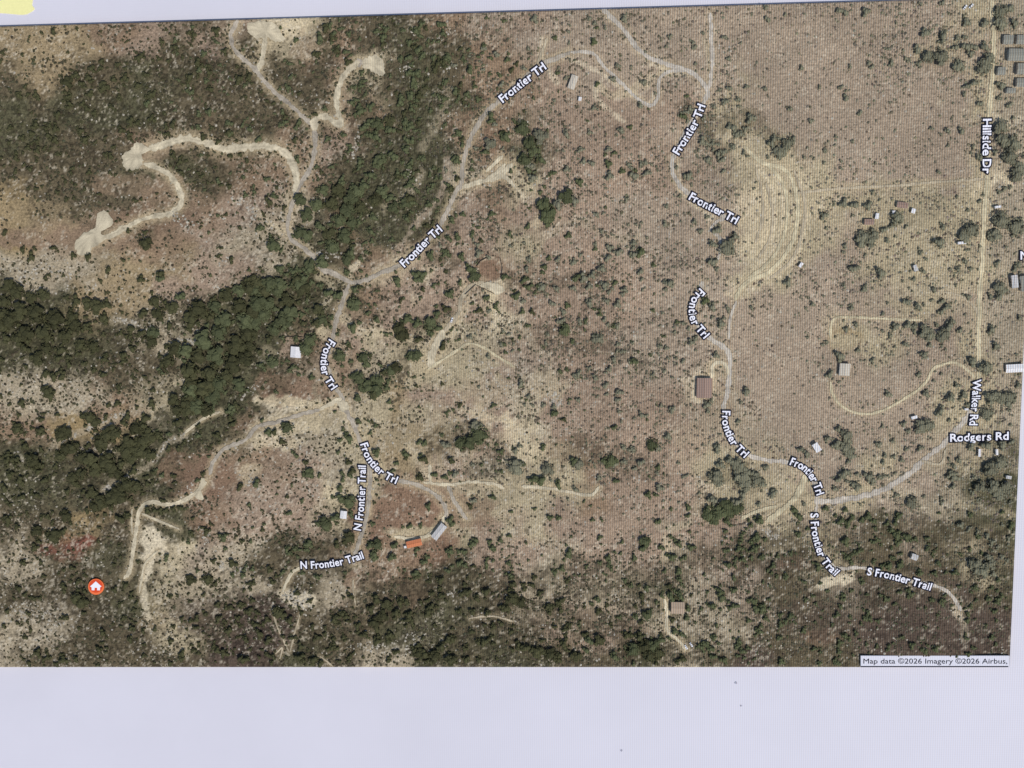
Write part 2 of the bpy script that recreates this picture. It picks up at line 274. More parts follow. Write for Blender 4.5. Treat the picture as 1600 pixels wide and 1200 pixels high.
# ------------------------------------------------------------------ materials
def group_display():
    """the fine vertical and horizontal line structure that every colour of the picture carries"""
    g = bpy.data.node_groups.new('display_lines', 'ShaderNodeTree')
    g.interface.new_socket('Color', in_out='INPUT', socket_type='NodeSocketColor')
    g.interface.new_socket('Amount', in_out='INPUT', socket_type='NodeSocketFloat')
    g.interface.new_socket('Color', in_out='OUTPUT', socket_type='NodeSocketColor')
    N = g.nodes; L = g.links
    gi = N.new('NodeGroupInput'); go = N.new('NodeGroupOutput')
    geo = N.new('ShaderNodeNewGeometry'); sep = N.new('ShaderNodeSeparateXYZ'); L.new(geo.outputs['Position'], sep.inputs[0])
    def m(op, a, b=None, c=None, clamp=False):
        n = N.new('ShaderNodeMath'); n.operation = op; n.use_clamp = clamp
        for i, v in enumerate((a, b, c)):
            if v is None: continue
            if isinstance(v, (int, float)): n.inputs[i].default_value = v
            else: L.new(v, n.inputs[i])
        return n.outputs[0]
    X, Y = sep.outputs[0], sep.outputs[1]
    sx = m('SINE', m('MULTIPLY', X, 2*math.pi/2.13)); sy = m('SINE', m('MULTIPLY', Y, 2*math.pi/2.30))
    ax = m('MULTIPLY_ADD', m('SMOOTH_MIN', m('MAXIMUM', m('MULTIPLY_ADD', X, 1/650, .38), 0.02), 0.62, .1), .38, .0)
    ay = m('MULTIPLY_ADD', m('MAXIMUM', m('MULTIPLY_ADD', X, 1/500, -.2), 0.0), 0.07, .02)
    ax = m('MULTIPLY', ax, gi.outputs['Amount']); ay = m('MULTIPLY', ay, gi.outputs['Amount'])
    f = m('MULTIPLY', m('MULTIPLY_ADD', sx, ax, 1.0), m('MULTIPLY_ADD', sy, ay, 1.0))
    # faint colour fringe: the red and blue sub-pixels lie beside the green ones
    sr = m('SINE', m('MULTIPLY_ADD', X, 2*math.pi/2.13, .35)); sb = m('SINE', m('MULTIPLY_ADD', X, 2*math.pi/2.13, -.35))
    fr = m('MULTIPLY', m('MULTIPLY_ADD', sr, ax, 1.0), m('MULTIPLY_ADD', sy, ay, 1.0)); fb = m('MULTIPLY', m('MULTIPLY_ADD', sb, ax, 1.0), m('MULTIPLY_ADD', sy, ay, 1.0))
    cc = N.new('ShaderNodeCombineColor'); L.new(fr, cc.inputs[0]); L.new(f, cc.inputs[1]); L.new(fb, cc.inputs[2])
    mx = N.new('ShaderNodeMix'); mx.data_type = 'RGBA'; mx.blend_type = 'MULTIPLY'; mx.inputs[0].default_value = 1
    L.new(gi.outputs['Color'], mx.inputs[6]); L.new(cc.outputs[0], mx.inputs[7]); L.new(mx.outputs[2], go.inputs[0])
    return g
LINES = group_display()
def srgb(c):
    return tuple((v/255/12.92 if v/255 <= .04045 else ((v/255+.055)/1.055)**2.4) for v in c)
def material(name, col, rough=.9, vary=.25, scale=.5, attr=None, gain=1.0, lines=1.0, bump=0.0, speck=None, dark=1-.25, per_object=0):
    m = bpy.data.materials.new(name); m.use_nodes = True; N = m.node_tree.nodes; L = m.node_tree.links
    b = N['Principled BSDF']; b.inputs['Roughness'].default_value = rough; b.inputs['Specular IOR Level'].default_value = .15
    geo = N.new('ShaderNodeNewGeometry')
    if attr:
        at = N.new('ShaderNodeAttribute'); at.attribute_name = attr; src = at.outputs['Color']
    else:
        rgb = N.new('ShaderNodeRGB'); rgb.outputs[0].default_value = (*col, 1); src = rgb.outputs[0]
    nz = N.new('ShaderNodeTexNoise'); nz.inputs['Scale'].default_value = scale; nz.inputs['Detail'].default_value = 5; nz.inputs['Roughness'].default_value = .62
    L.new(geo.outputs['Position'], nz.inputs['Vector'])
    mr = N.new('ShaderNodeMapRange'); mr.inputs[1].default_value = .3; mr.inputs[2].default_value = .7
    mr.inputs[3].default_value = gain*(1-vary); mr.inputs[4].default_value = gain*(1+vary); L.new(nz.outputs[0], mr.inputs[0])
    val = mr.outputs[0]
    if per_object:
        oi = N.new('ShaderNodeObjectInfo'); mp = N.new('ShaderNodeMapRange'); mp.inputs[3].default_value = 1-per_object; mp.inputs[4].default_value = 1+per_object
        L.new(oi.outputs['Random'], mp.inputs[0]); mm = N.new('ShaderNodeMath'); mm.operation = 'MULTIPLY'
        L.new(val, mm.inputs[0]); L.new(mp.outputs[0], mm.inputs[1]); val = mm.outputs[0]
    vm = N.new('ShaderNodeVectorMath'); vm.operation = 'SCALE'; L.new(src, vm.inputs[0]); L.new(val, vm.inputs['Scale'])
    out = vm.outputs[0]
    if lines:
        g = N.new('ShaderNodeGroup'); g.node_tree = LINES; g.inputs['Amount'].default_value = lines
        L.new(out, g.inputs['Color']); out = g.outputs[0]
    L.new(out, b.inputs['Base Color'])
    if bump:
        bp = N.new('ShaderNodeBump'); bp.inputs['Strength'].default_value = 1; bp.inputs['Distance'].default_value = bump
        n2 = N.new('ShaderNodeTexNoise'); n2.inputs['Scale'].default_value = .42; n2.inputs['Detail'].default_value = 4
        L.new(geo.outputs['Position'], n2.inputs['Vector']); L.new(n2.outputs[0], bp.inputs['Height']); L.new(bp.outputs[0], b.inputs['Normal'])
    return m
GAIN = 1.27
RC = {'sand': srgb((202, 190, 163)), 'dirt': srgb((172, 162, 146)), 'track': srgb((182, 169, 144)), 'ochre': srgb((198, 186, 155)), 'asphalt': srgb((187, 178, 164))}
MAT = {
 'ground': material('dry_scrubland', None, attr='zone', vary=.42, scale=.55, gain=GAIN, bump=.9),
 'page': material('page_white', (.70, .69, .77), rough=.6, vary=.03, scale=.006, lines=.22),  # faint broad mottling paints uneven screen light into the page colour
 'sand': material('pale_sand_road', None, attr='tint', vary=.16, scale=1.1),
 'dirt': material('grey_dirt_road', None, attr='tint', vary=.16, scale=1.1),
 'ochre': material('tan_track', None, attr='tint', vary=.16, scale=1.1),
 'track': material('faint_track', None, attr='tint', vary=.16, scale=1.1),
 'asphalt': material('worn_asphalt', None, attr='tint', vary=.16, scale=1.1),
 'tree_dark': material('dark_oak_foliage', (.060, .060, .028), vary=.45, scale=1.1, gain=1, per_object=.22),
 'tree_green': material('grey_green_foliage', (.086, .096, .047), vary=.4, scale=1.1, gain=1, per_object=.2),
 'tree_hazed': material('hazed_foliage', (.175, .170, .115), vary=.3, scale=1.1, gain=1, per_object=.16),  # leaf colour paled to carry the low-contrast haze of the right side
 'brush': material('mixed_brush', None, attr='tint', vary=.3, scale=1.3),
 'rock': material('pale_granite', None, attr='tint', vary=.12, scale=1.0),
 'bark': material('bark', (.09, .07, .05), vary=.2),
 'white_roof': material('white_metal_roof', (.74, .73, .74), vary=.08, rough=.85),
 'grey_roof': material('blue_grey_roof', (.52, .51, .50), vary=.1, rough=.9),
 'tile_roof': material('orange_roof', (.58, .21, .10), vary=.12, scale=2),
 'brown_roof': material('brown_shingle_roof', (.31, .22, .18), vary=.15, scale=2),
 'red_roof': material('dull_red_roof', (.30, .21, .17), vary=.15, scale=2),
 'tan_roof': material('tan_roof', (.40, .31, .23), vary=.1, scale=2),
 'slate_roof': material('grey_green_roof', (.27, .265, .225), vary=.12, scale=2),
 'wall': material('plaster_wall', (.55, .50, .42), vary=.08),
 'glass': material('dark_window', (.03, .035, .04), rough=.15, vary=.05),
 'ink': material('black_ink', (.008, .009, .022), vary=0, lines=.3),
 'letter': material('letter_white', (.90, .90, .98), vary=0, lines=.6),
 'banner': material('banner_white', (.74, .74, .82), vary=.0, lines=.3),
 'pin_red': material('marker_red', (.72, .085, .03), vary=0, lines=.3),
 'pin_orange': material('marker_orange', (.90, .20, .07), vary=0, lines=.3),
 'yellow': material('pale_yellow', (.92, .88, .42), vary=.04, lines=.2),
 'tyre': material('tyre_rubber', (.03, .03, .03), vary=0),
 'dust': material('grey_dust', (.42, .42, .50), vary=.1),
 'fence': material('dark_fence_wood', (.10, .08, .06), vary=.2),
 'paint_white': material('white_car_paint', (.78, .79, .82), rough=.3, vary=.03),
}

# ------------------------------------------------------------------ mesh helpers
def link(name, me, mats, parent=None):
    o = bpy.data.objects.new(name, me); C.objects.link(o)
    if not me.materials:
        for m in (mats if isinstance(mats, (list, tuple)) else [mats]): me.materials.append(m)
    if parent: o.parent = parent
    return o
def pymesh(name, v, f, mats, parent=None, smooth=False):
    me = bpy.data.meshes.new(name); me.from_pydata([tuple(map(float, a)) for a in v], [], [tuple(int(i) for i in a) for a in f]); me.update()
    if smooth: me.polygons.foreach_set('use_smooth', [True]*len(me.polygons))
    return link(name, me, mats, parent)
def npmesh(name, V, T, mats, colors=None, mi=None):
    me = bpy.data.meshes.new(name); k = T.shape[1]
    me.vertices.add(len(V)); me.vertices.foreach_set('co', V.astype(np.float32).ravel())
    me.loops.add(T.size); me.loops.foreach_set('vertex_index', T.astype(np.int32).ravel())
    me.polygons.add(len(T)); me.polygons.foreach_set('loop_start', np.arange(0, T.size, k, dtype=np.int32))
    try: me.polygons.foreach_set('loop_total', np.full(len(T), k, np.int32))
    except Exception: pass
    if mi is not None: me.polygons.foreach_set('material_index', mi.astype(np.int32))
    me.update(calc_edges=True)
    if colors is not None:
        a = me.color_attributes.new('zone' if name == 'ground' else 'tint', 'FLOAT_COLOR', 'POINT')
        a.data.foreach_set('color', np.hstack([colors, np.ones((len(colors), 1))]).astype(np.float32).ravel())
    return link(name, me, mats)
def tag(o, label=None, cat=None, group=None, kind=None):
    if label: o['label'] = label
    if cat: o['category'] = cat
    if group: o['group'] = group
    if kind: o['kind'] = kind
    return o
def empty(name, loc, rz=0):
    o = bpy.data.objects.new(name, None); C.objects.link(o); o.location = loc; o.rotation_euler = (0, 0, rz); o.empty_display_size = 1; return o

# ------------------------------------------------------------------ the page round the map
Z0 = -5.0
bigx, bigy = 700, 560
def sheet_ring():
    # the page lies a little below the map slab; the slab's own edge stands on it
    v = [(-1500, -1300, Z0), (1500, -1300, Z0), (1500, 1300, Z0), (-1500, 1300, Z0)]
    o = pymesh('blank_page', v, [(0, 1, 2, 3)], MAT['page']); tag(o, 'blank pale lilac page around the edges of the aerial map', kind='structure')
sheet_ring()

# ------------------------------------------------------------------ ground
STEP = 1.5
nx = int((X_RT-X_LF)/STEP)+1; ny = int((Y_TOP-Y_BOT)/STEP)+1
gx = np.linspace(X_LF, X_RT, nx); gy = np.linspace(Y_BOT, Y_TOP, ny)
GX, GY = np.meshgrid(gx, gy)
px, py = w2px(GX, GY)
edge = np.minimum.reduce([GX-X_LF, X_RT-GX, GY-Y_BOT, Y_TOP-GY]); 
edgefade = np.clip(edge/14, 0, 1)
def edgef(X, Y):
    e = np.minimum.reduce([X-X_LF, X_RT-X, Y-Y_BOT, Y_TOP-Y]); return np.clip(e/14, 0, 1)
_h0 = height
def height(X, Y): X = np.asarray(X, float); Y = np.asarray(Y, float); return _h0(X, Y)*edgef(X, Y)
GZ = height(GX, GY)
wx, wy = warp(px, py)
col = samp(GC, wx, wy); den = samp(GD, wx, wy); rok = samp(GR, wx, wy)
for cx, cy, rx, ry, c, s in SOFT:
    d = np.sqrt(((px-cx)/rx)**2+((py-cy)/ry)**2)+(vnoise(px, py, 9, 5)-.5)*.7+(vnoise(px, py, 3.5, 6)-.5)*.3
    a = (np.clip((1.15-d)/.35, 0, 1)*s)[..., None]
    col = col*(1-a)+np.array(srgb(COL[c]))*a
    if c in 'rbotgyp': den = den*(1-a[..., 0]*.55); 
def strokes(px, py, col, den):
    for wd, c, s, dn, pts in STROKES:
        q = resample(pts, 6.0)
        x0, y0 = q.min(0)-wd*1.8; x1, y1 = q.max(0)+wd*1.8
        m = (px > x0) & (px < x1) & (py > y0) & (py < y1)
        X, Y = px[m], py[m]
        if not len(X): continue
        d = np.full(len(X), 1e9)
        for a_, b_ in q: d = np.minimum(d, (X-a_)**2+(Y-b_)**2)
        d = np.sqrt(d)/wd+(vnoise(X, Y, 12, 15)-.5)*.9+(vnoise(X, Y, 4, 16)-.5)*.5
        a = np.clip((1.0-d)/.45, 0, 1)
        if col is not None: col[m] = col[m]*(1-a[:, None]*s)+np.array(srgb(COL[c]))*a[:, None]*s
        if dn is not None: den[m] = den[m]*(1-a)+dn*a
strokes(px, py, col, den)
# scrub flecks: darker leaf litter and paler grit
n1 = vnoise(px, py, 3.2, 7); n2 = vnoise(px, py, 5.5, 8); n3 = vnoise(px, py, 2.6, 9); n4 = vnoise(px, py, 14, 10)
dk = np.clip((n1*.6+n2*.4-(.80-den*.043))/.10, 0, 1)[..., None]
rightness = np.clip((px-650)/700, 0, 1)[..., None]*np.clip((900-py)/200, .25, 1)[..., None]  # flecks weaken to the right, haze painted into the ground colour
col = col*(1-dk*(.50-.27*rightness))
lt = np.clip((n3*.55+n4*.25+n2*.2-(.70-rok*.022))/.07, 0, 1)[..., None]*(1-dk)
pale = np.array(srgb((188, 178, 158))); col = col*(1-lt*(.46-.12*rightness))+pale*lt*(.46-.12*rightness)
col = col*(1+(vnoise(px, py, 60, 11)-.5)*.22)[..., None]
# dust beside the roads
apron = np.zeros_like(px)
for (kind, wd, pts), rp in zip(ROADS, ROADPTS):
    xs, ys = px2w(rp[::2, 0], rp[::2, 1])
    R = wd*MPP*1.15+1.0
    for X, Y in zip(xs, ys):
        i0 = int((X-R*1.6-X_LF)/STEP); i1 = int((X+R*1.6-X_LF)/STEP)+2; j0 = int((Y-R*1.6-Y_BOT)/STEP); j1 = int((Y+R*1.6-Y_BOT)/STEP)+2
        i0 = max(i0, 0); j0 = max(j0, 0)
        if i1 <= i0 or j1 <= j0: continue
        sl = (slice(j0, j1), slice(i0, i1))
        d = np.hypot(GX[sl]-X, GY[sl]-Y)/R
        apron[sl] = np.maximum(apron[sl], np.clip(1.35-d, 0, 1)*(.7 if kind in ('sand', 'dirt') else .4))
a = (apron*(.55+.6*vnoise(px, py, 5, 12)))[..., None].clip(0, .85)
col = col*(1-a)+np.array(srgb((170, 154, 124)))*a
V = np.stack([GX, GY, GZ], -1).reshape(-1, 3)
idx = np.arange(nx*ny).reshape(ny, nx)
Q = np.stack([idx[:-1, :-1], idx[:-1, 1:], idx[1:, 1:], idx[1:, :-1]], -1).reshape(-1, 4)
# skirt down to the page
loop = np.concatenate([idx[0, :], idx[1:, -1], idx[-1, -2::-1], idx[-2:0:-1, 0]])
nV = len(V); V = np.vstack([V, np.column_stack([V[loop, 0], V[loop, 1], np.full(len(loop), Z0-.05)])])
k = np.arange(len(loop)); kn = np.roll(k, -1)
Q = np.vstack([Q, np.stack([loop[k], nV+k, nV+kn, loop[kn]], -1)])
colv = np.vstack([col.reshape(-1, 3), col.reshape(-1, 3)[loop]])
g = npmesh('ground', V, Q, MAT['ground'], colors=colv); tag(g, 'dry brown scrubland seen from above', kind='structure')

# ------------------------------------------------------------------ roads
EDGE_BAND = 1.2
def onmap(X, Y): return (X > X_LF+EDGE_BAND*.2) & (X < X_RT-EDGE_BAND*.2) & (Y > Y_BOT+.2) & (Y < Y_TOP-.2)
def ribbon(rp, wd, seed):
    X, Y = px2w(rp[:, 0], rp[:, 1]); p = np.stack([X, Y], -1)
    p[:, 1] = np.clip(p[:, 1], Y_BOT+.3, Y_TOP-.3); p[:, 0] = np.clip(p[:, 0], X_LF+.3, X_RT-.3)
    t = np.gradient(p, axis=0); t /= np.linalg.norm(t, axis=1)[:, None]+1e-9; nn = np.stack([-t[:, 1], t[:, 0]], -1)
    s = np.arange(len(p)); hw = wd*MPP*.5
    taper = np.clip(np.minimum(s+1, len(s)-s)/3, .45, 1)
    wl = hw*(1+.4*(vnoise(s*1., s*0+seed, 3.0, seed)-.5)*2+.55*(rng.random(len(s))-.5))*taper; wr = hw*(1+.4*(vnoise(s*1., s*0+seed, 3.0, seed+40)-.5)*2+.55*(rng.random(len(s))-.5))*taper
    rows = []
    for f in (-1, -.55, -.05, .45, 1):
        q = p+nn*((wl if f < 0 else wr)*f)[:, None]
        q[:, 1] = np.clip(q[:, 1], Y_BOT+.1, Y_TOP-.1); q[:, 0] = np.clip(q[:, 0], X_LF+.1, X_RT-.1)
        rows.append(np.column_stack([q, height(q[:, 0], q[:, 1])+.22+seed*.004+(.05 if abs(f) < .5 else 0)]))
    v = np.concatenate(rows); n = len(p); f = []
    for r in range(4):
        for i in range(n-1): f.append((r*n+i, r*n+i+1, (r+1)*n+i+1, (r+1)*n+i))
    return v, f
RN = {'ochre': ('tan_track', 'tan tracks curving over the terraces and slopes on the right'), 'sand': ('sandy_track', 'pale sandy tracks and bare clearings winding through the scrub'), 'dirt': ('dirt_road', 'grey brown dirt roads through the middle and upper left of the map'),
      'track': ('faint_track', 'faint worn tracks and footpaths across the scrub'), 'asphalt': ('paved_road', 'grey roads at the top centre and the right side of the map')}
for kind in RN:
    Vs, Fs, off, TN = [], [], 0, []
    for i, ((kd, wd, pts), rp) in enumerate(zip(ROADS, ROADPTS)):
        if kd != kind: continue
        v, f = ribbon(rp, wd, i); Vs.append(v); TN.append(np.repeat((-.9, .7, -.2, .7, -.9), len(rp))); Fs += [tuple(a+off for a in q) for q in f]; off += len(v)
    if kind == 'sand':
        for j, poly in enumerate(PADS):
            c = resample(poly+[poly[0]], 2.5)[:-1]
            c += (rng.random(c.shape)-.5)*3.4
            ctr = c.mean(0); rings = []
            for s_ in (1, .72, .36):
                q = ctr+(c-ctr)*s_; X, Y = px2w(q[:, 0], q[:, 1]); Y = np.clip(Y, Y_BOT+.1, Y_TOP-.1); rings.append(np.column_stack([X, Y, height(X, Y)+.52+j*.004]))
            X, Y = P(*ctr); v = np.vstack(rings+[[[X, Y, H(X, Y)+.5]]]); v[-1, 2] = float(height(X, Y))+.52+j*.004; n = len(c)
            f = []
            for r in range(2):
                for i in range(n): f.append((r*n+i, r*n+(i+1) % n, (r+1)*n+(i+1) % n, (r+1)*n+i))
            f += [(2*n+i, 2*n+(i+1) % n, 3*n) for i in range(n)]
            Vs.append(v); TN.append(np.concatenate([np.full(n, -.6), np.full(n, .4), np.full(n, .1), [.3]])); Fs += [tuple(a+off for a in q) for q in f]; off += len(v)
    o = pymesh(RN[kind][0], np.vstack(Vs), Fs, MAT[kind]); Vv = np.vstack(Vs); qx, qy = w2px(Vv[:, 0], Vv[:, 1])
    wear = 1+.5*(vnoise(qx, qy, 7, 30)-.5)+.45*(vnoise(qx, qy, 2.2, 31)-.5)
    tone = .93+.14*np.concatenate([np.array(q_) for q_ in TN])
    at = o.data.color_attributes.new('tint', 'FLOAT_COLOR', 'POINT'); cl = np.array(RC[kind])[None]*(wear*tone)[:, None]
    at.data.foreach_set('color', np.hstack([cl, np.ones((len(cl), 1))]).astype(np.float32).ravel()); tag(o, RN[kind][1], kind='structure')

# ------------------------------------------------------------------ lettering
def glyph(ch, off):
    cu = bpy.data.curves.new('t', 'FONT'); cu.body = ch; cu.size = 1.0; cu.offset = off; cu.resolution_u = 3; cu.extrude = 0
    o = bpy.data.objects.new('t', cu); C.objects.link(o)
    bpy.context.view_layer.update()
    me = bpy.data.meshes.new_from_object(o.evaluated_get(bpy.context.evaluated_depsgraph_get()))
    v = np.array([a.co[:] for a in me.vertices]).reshape(-1, 3); f = [tuple(p.vertices) for p in me.polygons]
    bpy.data.objects.remove(o); bpy.data.curves.remove(cu); bpy.data.meshes.remove(me)
    return v, f
_gc = {}
def G(ch, off):
    if (ch, off) not in _gc: _gc[(ch, off)] = glyph(ch, off)
    return _gc[(ch, off)]
def right(s): v, _ = G(s, 0.0); return v[:, 0].max()
def advance(ch): return .28 if ch == ' ' else right(ch+'|')-right('|')
def lettering(name, text, path, cap, label, cat, group=None, ink=True, mats=None, lift=.9, flat=None, words=None, oc=.125, wc=.022):
    rp = resample(path, 1.0); seg = np.concatenate([[0], np.cumsum(np.linalg.norm(np.diff(rp, axis=0), axis=1))])
    adv = [advance(c) for c in text]; tot = sum(adv); k = seg[-1]/tot      # px per unit
    size = cap/.72
    V, Fc, mi = [], [], []; n = 0; s = 0
    for ti, (ch, ad) in enumerate(zip(text, adv)):
        mid = (s+ad/2)*k; s += ad
        if ch == ' ' or (words is not None and len(text[:ti].split(' '))-1 != words): continue
        x = np.interp(mid, seg, rp[:, 0]); y = np.interp(mid, seg, rp[:, 1])
        x2 = np.interp(mid+3, seg, rp[:, 0]); y2 = np.interp(mid+3, seg, rp[:, 1]); x1 = np.interp(mid-3, seg, rp[:, 0]); y1 = np.interp(mid-3, seg, rp[:, 1])
        X, Y = P(x, y); A = P(x1, y1); B = P(x2, y2); a = math.atan2(B[1]-A[1], B[0]-A[0])
        for off, m, dz in (((oc, 0, 0), (wc, 1, .12)) if ink else ((wc, 1, 0),)):
            v, f = G(ch, off)
            sx = min(k, size*1.15)*MPP; sy = size*MPP
            u = (v[:, 0]-ad/2)*sx; w_ = (v[:, 1]-.36)*sy
            z = (float(height(X, Y))+lift if flat is None else flat)+dz
            q = np.column_stack([X+u*math.cos(a)-w_*math.sin(a), Y+u*math.sin(a)+w_*math.cos(a), np.full(len(u), z)])
            V.append(q); Fc += [tuple(i+n for i in t) for t in f]; mi += [m]*len(f); n += len(q)
    V = np.vstack(V); me = bpy.data.meshes.new(name); c0 = V.mean(0); me.from_pydata([tuple(a-c0) for a in V], [], Fc); me.update()
    o = link(name, me, mats or [MAT['ink'], MAT['letter']]); o.location = c0; me.polygons.foreach_set('material_index', mi)
    tag(o, label, cat, group)
    for x, y in rp[::2]: dist_disc(x, y, cap*.5+1.5)
    return o
SN = 'street names written along the roads'
FT = 'Frontier Trl'
LAB = [
 (FT, [(781,156),(802,139),(826,121),(851,102)], 12.5, 'street name Frontier Trl rising to the right at the top centre of the map'),
 (FT, [(1055,240),(1066,222),(1080,200),(1088,184),(1096,163)], 12.5, 'street name Frontier Trl standing steeply left of the curved tan terraces'),
 (FT, [(1078,305),(1100,317),(1125,330),(1153,345)], 12.5, 'street name Frontier Trl slanting down right just below the steep upper one'),
 (FT, [(627,414),(648,394),(668,373),(688,355)], 12.5, 'street name Frontier Trl rising on the grey road left of the round brown yard'),
 (FT, [(1098,454),(1087,467),(1082,485),(1087,504),(1105,526)], 12.5, 'street name Frontier Trl bent like a bracket above the brown roofed house'),
 (FT, [(521,532),(512,548),(508,568),(512,588),(524,607)], 12.5, 'street name Frontier Trl bent downward beside the dark wooded gully and pale house'),
 (FT, [(1135,641),(1135,661),(1143,683),(1153,698),(1167,711)], 12.5, 'street name Frontier Trl curving downward below the brown roofed house'),
 (FT, [(569,691),(577,712),(590,729),(605,742),(622,750)], 12.5, 'street name Frontier Trl curving down right above the bare brown triangle of land'),
 (FT, [(1234,719),(1255,728),(1269,743),(1276,757),(1281,772)], 12.5, 'street name Frontier Trl curving down just below the small white shed on the right'),
 ('N Frontier Trail', [(558,829),(563,795),(565,760),(566,726)], 12.5, 'street name N Frontier Trail running upward left of the bare brown triangle'),
 ('N Frontier Trail', [(469,882),(500,881),(535,876),(568,866)], 12.5, 'street name N Frontier Trail lying almost level at the lower left of centre'),
 ('S Frontier Trail', [(1272,801),(1274,830),(1282,860),(1291,878),(1309,896)], 12.5, 'street name S Frontier Trail running down beside the junction of the paved road'),
 ('S Frontier Trail', [(1356,893),(1388,898),(1422,907),(1456,917)], 12.5, 'street name S Frontier Trail sloping gently down at the lower right'),
 ('Hillside Dr', [(1543,185),(1542,215),(1541,242),(1540,271)], 12.5, 'street name Hillside Dr turned to read downward at the upper right edge'),
 ('Walker Rd', [(1524,593),(1523,630),(1521,665)], 12.5, 'street name Walker Rd turned to read downward at the right edge'),
 ('Rodgers Rd', [(1484,684),(1530,682),(1575,680)], 12.5, 'street name Rodgers Rd lying level at the right edge'),
 ('N', [(1593,399),(1607,398)], 12.5, 'white letter N with dark rim cut off by the right edge of the map'),
]
for text, path, cap, lb in LAB:
    lettering('street_name', text, path, cap, lb, 'street name', SN)

# attribution strip
def quad_plate(name, pts, z, mat, th=.3):
    v = [(*P(*p), z) for p in pts]+[(*P(*p), z-th) for p in pts]
    n = len(pts)
    f = [tuple(range(n))[::-1], tuple(range(n, 2*n))]+[(i, (i+1) % n, n+(i+1) % n, n+i) for i in range(n)]
    return pymesh(name, v, f, mat)
st = empty('credit_strip', (*P(1459, 1031), 1.2)); tag(st, 'white strip of map credits along the bottom right edge of the map', 'credit strip')
def adopt(o, parent):
    bpy.context.view_layer.update(); o.parent = parent; o.matrix_parent_inverse = parent.matrix_world.inverted()
    for k_ in ('category', 'group'):
        if k_ in o: del o[k_]
pl = quad_plate('panel', [(1344, 1023.5), (1576, 1023.5), (1575.5, 1041.3), (1344, 1041.3)], 1.6, MAT['banner'], 1.0); adopt(pl, st)
CREDIT = 'Map data \u00a92026 Imagery \u00a92026 Airbus,'
for wi in range(len(CREDIT.split(' '))):
    tx = lettering('word', CREDIT, [(1347, 1031.6), (1460, 1031.6), (1573, 1031.6)], 8.6, None, None, ink=False, mats=[MAT['ink'], MAT['ink']], flat=1.75, words=wi, wc=0.0); adopt(tx, st)
ul = quad_plate('underline', [(1344, 1039.6), (1574, 1039.6), (1574, 1041.2), (1344, 1041.2)], 1.72, MAT['ink'], .1); adopt(ul, st)

# house marker
mk = empty('location_marker', (*P(151, 916), 1.0)); tag(mk, 'round red marker with a white house symbol in dark scrub at lower left', 'map marker')
dist_disc(151, 916, 15)
mz = float(height(*P(151, 916)))+2.2
def disc(name, cx, cy, rx, ry, z, mat, th=.3, n=32, dx=0, dy=0):
    pts = [(cx+rx*math.cos(2*math.pi*i/n), cy+ry*math.sin(2*math.pi*i/n)) for i in range(n)]
    return quad_plate(name, pts, z, mat, th)
adopt(disc('rim', 151, 916.2, 12.2, 12.4, mz, MAT['pin_orange'], 1.2), mk)
adopt(disc('disc', 151, 915.2, 10.6, 10.2, mz+.12, MAT['pin_red']), mk)
adopt(quad_plate('house_symbol', [(151,907.5),(160,915.5),(157.5,917),(157.5,921.5),(153,921.5),(153,917.5),(149,917.5),(149,921.5),(144.5,921.5),(144.5,917),(142,915.5)], mz+.25, MAT['letter']), mk)
# pale yellow shape at the top left of the page
yp = [(-60,-20),(46,-12),(51,-2),(50,8),(54,14),(46,20),(36,23),(10,21),(-20,19),(-60,14)]
rpY = resample(yp+[yp[0]], 4)[:-1]
def plane_plate(name, pts, z, mat):
    v = [(*map(float, px2w(a, b, z)), z) for a, b in pts]+[(*map(float, px2w(a, b, z)), z-.3) for a, b in pts]; n = len(pts)
    f = [tuple(range(n))[::-1], tuple(range(n, 2*n))]+[(i, (i+1) % n, n+(i+1) % n, n+i) for i in range(n)]
    return pymesh(name, v, f, mat)
o = plane_plate('yellow_banner', rpY, Z0+.4, MAT['yellow']); tag(o, 'pale yellow banner shape on the page above the upper left map edge', 'banner')

for x_, y_, r_, lb in ((1150, 1067, 2.2, 'grey dust speck on the blank page, upper right of three'), (1158, 1103, 1.5, 'tiny grey dust speck on the blank page between two others'), (971, 1173, 1.8, 'grey dust speck near the bottom centre of the blank page')):
    q_ = [(x_+r_*math.cos(t_)*(1+.3*math.sin(3*t_+x_)), y_+r_*.8*math.sin(t_)) for t_ in np.linspace(0, 6.283, 11)[:-1]]
    tag(plane_plate('dust_speck', q_, Z0+.35, MAT['dust']), lb, 'dust speck', 'dust specks on the blank page')
